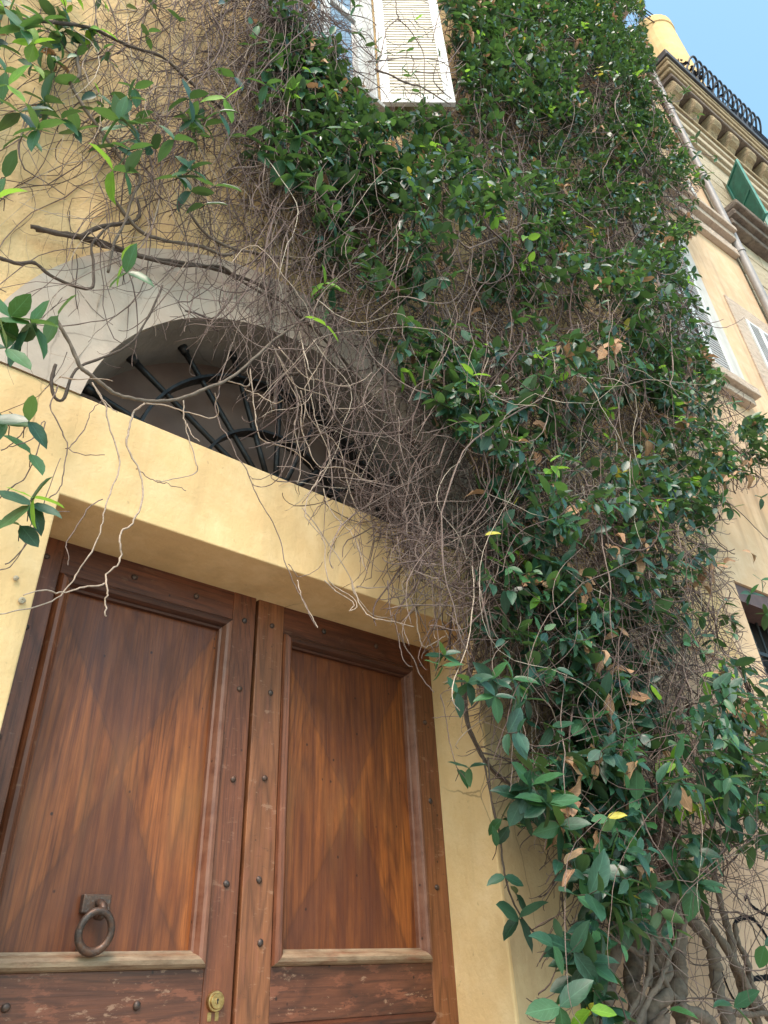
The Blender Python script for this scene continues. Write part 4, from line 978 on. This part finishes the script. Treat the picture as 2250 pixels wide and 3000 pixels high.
# leaves
LVm, LVl, STm, STl = Leaves(), Leaves(), [], []
scatter(61, LEAFG, DENSE, [.70, .245, .015, .002, .038], LVm, STm, (740, 2400), (-200, 3200), cov=5.0, Lb=.082, dlo=.4)
scatter(63, np.full((12, 9), 7.0), LOWR, [.55, .40, .02, .003, .027], LVm, STm, (1500, 2300), (2050, 3100), cov=1.5, Lb=.10, dlo=.5)
LEFTG = LEAFG.copy(); LEFTG[:, 4:] = 0
LREG = [(-200, -200), (860, -200), (880, 80), (900, 250), (760, 400), (600, 420), (300, 460), (150, 420), (-200, 450)]
scatter(71, LEFTG, LREG, [.36, .44, .12, .01, .07], LVl, STl, (-200, 900), (-200, 500), cov=1.7, Lb=.095, nn=2)
def sp(px, py, d, ang, n_, L, mat, LV, ST, seed, nn=2):
    """n_ leaves fanned round a shoot tip; ang is the way the shoot leans in the photo, in degrees"""
    rg = np.random.default_rng(seed); W = at(np.array(float(px)), np.array(float(py)), np.array(d))
    a0_ = math.radians(ang)
    for k in range(n_):
        a_ = 2*math.pi*(k+.3*rg.random())/n_+a0_
        u = RIGHT*math.cos(a_)-UP*math.sin(a_)*.75+np.array([0, -.15, -.12])+rg.normal(0, .15, 3)
        w = nrm(np.array([0, -.35, 1.0])+rg.normal(0, .3, 3))-FWD*.45*(1 if rg.random() < .5 else -1)*0-FWD*.5
        mm = mat if rg.random() < (.62 if mat == 0 else .85) else (1 if mat != 1 else 0)
        LV.add(W[None], u[None], w[None], np.array([L*rg.uniform(.8, 1.15)]), np.array([mm]), np.array([rg.integers(0, 4) if mm != 4 else rg.integers(4, 6)]))
    e = at(np.array(float(px)+rg.uniform(-16, 16)), np.array(float(py)+rg.uniform(-4, 18)), np.array(max(.02, d-.14)))
    ST.append(np.stack([W[None], (W*.5+e*.5)[None], (e)[None], (e+np.array([.01, .03, -.02]))[None]], 1))
EXL = [(30, 40, 5, 1, .12), (70, 90, 4, 1, .12), (130, 60, 4, 0, .11), (100, 130, 4, 2, .10), (15, 210, 3, 1, .12), (25, 250, 3, 2, .11), (130, 300, 5, 0, .12), (60, 330, 4, 0, .12), (110, 380, 5, 1, .11), (65, 400, 2, 0, .11), (180, 350, 4, 0, .11),
       (350, 350, 5, 1, .14), (370, 370, 4, 1, .13), (340, 430, 3, 0, .11), (380, 440, 3, 1, .11), (225, 385, 4, 0, .09), (330, 500, 3, 2, .12), (370, 505, 2, 1, .11), (395, 260, 3, 0, .10), (380, 290, 4, 1, .10), (555, 290, 4, 0, .11), (560, 350, 5, 0, .10),
       (660, 290, 3, 2, .13), (640, 330, 4, 1, .12), (600, 370, 3, 1, .10), (520, 520, 4, 0, .12), (560, 500, 4, 1, .11), (560, 560, 3, 0, .11), (630, 545, 2, 1, .12), (510, 410, 3, 1, .12), (720, 400, 3, 1, .12), (600, 600, 2, 0, .11),
       (370, 800, 3, 1, .11), (362, 775, 2, 2, .09), (30, 930, 5, 1, .13), (90, 950, 5, 1, .12), (170, 925, 2, 1, .12), (60, 1000, 3, 0, .11), (20, 1020, 3, 0, .11), (960, 850, 5, 1, .11), (950, 830, 3, 2, .10), (955, 955, 2, 2, .10), (975, 900, 3, 0, .10), (1015, 770, 3, 1, .09),
       (1285, 1190, 5, 1, .11), (1295, 1170, 2, 2, .11), (20, 1240, 3, 0, .10), (85, 1235, 3, 0, .10), (90, 1330, 2, 1, .09), (90, 1480, 5, 0, .11), (100, 1460, 3, 2, .09), (60, 1540, 2, 0, .08), (15, 520, 2, 1, .10), (0, 580, 2, 2, .09),
       (760, 440, 5, 1, .13), (830, 470, 5, 1, .14), (880, 400, 5, 1, .13), (960, 500, 6, 1, .13), (1010, 540, 6, 1, .13), (930, 560, 5, 1, .12), (1040, 610, 5, 0, .12), (860, 520, 5, 1, .12), (780, 250, 4, 1, .11), (1000, 300, 5, 0, .12)]
for i, (px, py, n_, mt, L) in enumerate(EXL):
    LV, ST = (LVm, STm) if px > 900 else (LVl, STl)
    sp(px, py, .20+.05*(i % 3), i*57, n_, L*.86, mt, LV, ST, 300+i)
EXR = [(1370, 2000, 6, 0, .12), (1440, 1990, 5, 0, .13), (1500, 1990, 4, 0, .12), (1300, 1920, 5, 0, .09), (1295, 1950, 3, 1, .09), (1450, 2040, 4, 0, .12), (1540, 2050, 4, 0, .11), (1340, 2030, 2, 0, .10), (1375, 2250, 3, 0, .11), (1340, 2255, 1, 0, .12), (1560, 2300, 6, 0, .15), (1600, 2350, 6, 0, .16), (1530, 2340, 4, 0, .14),
       (1470, 2400, 3, 1, .12), (1490, 2420, 2, 0, .11), (1640, 2420, 5, 0, .15), (1455, 2480, 1, 0, .09), (1478, 2568, 2, 0, .10), (1512, 2620, 2, 1, .10), (1520, 2690, 4, 0, .15), (1620, 2770, 2, 0, .11), (1600, 2790, 1, 0, .13), (1790, 2530, 6, 0, .16), (1760, 2560, 5, 0, .17), (1820, 2620, 7, 1, .17), (1770, 2640, 5, 0, .16), (2030, 2590, 7, 0, .16), (2010, 2570, 3, 0, .14),
       (1700, 2560, 4, 0, .16), (1720, 2820, 5, 0, .15), (1690, 2870, 4, 0, .15), (1740, 2900, 3, 0, .16), (1730, 2960, 2, 2, .13), (1720, 2975, 1, 3, .10), (1640, 2950, 3, 0, .16), (1680, 2790, 4, 0, .14), (1850, 2700, 4, 0, .13), (2150, 2950, 3, 0, .14), (2240, 2770, 2, 0, .12), (1960, 2960, 1, 4, .15), (2010, 2160, 1, 2, .17), (1930, 2050, 1, 2, .13),
       (1780, 1980, 2, 4, .15), (1830, 2040, 2, 4, .15), (1780, 2100, 2, 4, .14), (1900, 2170, 3, 4, .14), (1940, 2200, 2, 4, .13), (2080, 1670, 3, 4, .17), (2050, 1710, 3, 4, .18), (2120, 1650, 2, 4, .13), (2200, 1620, 2, 4, .13), (1450, 1275, 2, 4, .15), (1560, 1240, 1, 4, .15), (1580, 1155, 1, 4, .13), (1530, 1360, 1, 4, .13), (1700, 900, 3, 4, .14), (1695, 860, 2, 4, .13), (1895, 1290, 2, 4, .13),
       (1420, 1450, 1, 4, .16), (1680, 1690, 2, 4, .13), (1930, 1600, 2, 4, .14), (2240, 2110, 2, 2, .13), (2240, 2140, 1, 4, .12), (2230, 2330, 1, 4, .12), (1500, 720, 1, 4, .12), (1230, 575, 1, 4, .11), (1410, 910, 1, 4, .12), (1840, 540, 2, 4, .12), (1420, 1570, 1, 3, .12), (1500, 1565, 1, 3, .12), (1520, 1455, 1, 3, .11), (1780, 2395, 2, 3, .14), (2010, 2390, 1, 3, .16), (1655, 530, 1, 3, .12), (980, 270, 1, 3, .11),
       (2140, 1490, 5, 0, .12), (2230, 1460, 3, 0, .12), (2200, 1740, 4, 0, .12), (2240, 1800, 4, 0, .13), (2230, 1700, 3, 1, .11), (1220, 110, 2, 1, .10), (1215, 60, 1, 2, .11), (1190, 150, 2, 0, .10), (1180, 205, 2, 0, .10), (1205, 225, 3, 1, .11), (1120, 160, 3, 0, .10), (1230, 270, 3, 0, .10), (1180, 290, 3, 0, .10), (1100, 130, 2, 0, .10), (1290, 170, 1, 0, .09), (1050, 100, 3, 0, .10), (1040, 20, 3, 0, .10)]
EXR += [(1919, 233, 5, 0, .13), (1941, 279, 5, 0, .13), (2009, 268, 6, 1, .14), (2044, 336, 3, 0, .14), (2038, 404, 3, 0, .15), (2022, 417, 2, 0, .15), (2000, 450, 5, 0, .14), (2041, 455, 4, 0, .14), (2100, 463, 4, 0, .12), (2071, 510, 3, 0, .15), (2049, 542, 2, 0, .15), (1881, 62, 5, 0, .13), (1850, 90, 5, 0, .13),
        (2031, 803, 4, 0, .14), (2018, 874, 4, 1, .14), (2080, 985, 3, 0, .11), (2000, 590, 4, 0, .13), (1975, 690, 4, 0, .13), (1960, 340, 5, 0, .13), (1985, 380, 4, 0, .13), (2110, 1130, 4, 0, .12), (2150, 1180, 5, 0, .12), (2200, 1290, 5, 0, .12), (2235, 1250, 4, 0, .12)]
for i, (px, py, n_, mt, L) in enumerate(EXR):
    dmul = .16 if (py > 2200 and px < 1530) else (.40 if mt != 4 else .34)
    if px > 1750 and py < 1300: dmul = .5
    sp(px, py, dmul+.03*(i % 3), i*83, n_, L*{0: .70, 1: .72, 2: .70, 3: .5, 4: .64}[mt], mt, LVm, STm, 500+i)
for i, (L, r_) in enumerate([([(1160, 0), (1165, 50), (1210, 100), (1240, 150), (1245, 220), (1240, 300)], .004), ([(1165, 55), (1130, 100), (1120, 140), (1100, 210)], .004), ([(1165, 60), (1200, 62), (1225, 95)], .003), ([(1080, 180), (1200, 175), (1290, 185), (1330, 200), (1380, 160), (1450, 110)], .0035),
                              ([(1100, 205), (1180, 240), (1250, 265), (1320, 305)], .006), ([(1215, 210), (1290, 215), (1340, 205), (1400, 150)], .0035), ([(1270, 120), (1290, 30), (1320, 10), (1380, 80), (1450, 130)], .0035),
                              ([(1940, 300), (1990, 295), (2009, 268), (2020, 250)], .006), ([(1960, 420), (2020, 430), (2070, 455), (2100, 463)], .006), ([(1990, 600), (2040, 560), (2065, 515), (2071, 500)], .005), ([(1990, 330), (2030, 350), (2044, 336)], .005), ([(2000, 900), (2025, 850), (2031, 800)], .005),
                              ([(2030, 1380), (2100, 1450), (2160, 1500), (2250, 1580)], .004), ([(2100, 1270), (2180, 1340), (2270, 1370)], .006), ([(2040, 930), (2100, 960), (2150, 950), (2180, 930)], .004), ([(1990, 980), (2060, 950), (2120, 935)], .004)]):
    px_stem(vine, 'stem', L, .42, r_, M_TWIG, 1, (0, 0), .01, 5, 6, i+70)
build_leaves(vine, LVm); build_leaves(lvine, LVl)
def stem_batch(ST):
    out = []
    for P in ST: out.append((P, np.full(P.shape[:2], .0022)*np.linspace(1.2, .7, P.shape[1])[None]))
    return out
twig_obj(vine, 'shoot_stems', stem_batch(STm), M_TWIGD); twig_obj(lvine, 'shoot_stems', stem_batch(STl), M_TWIGD)
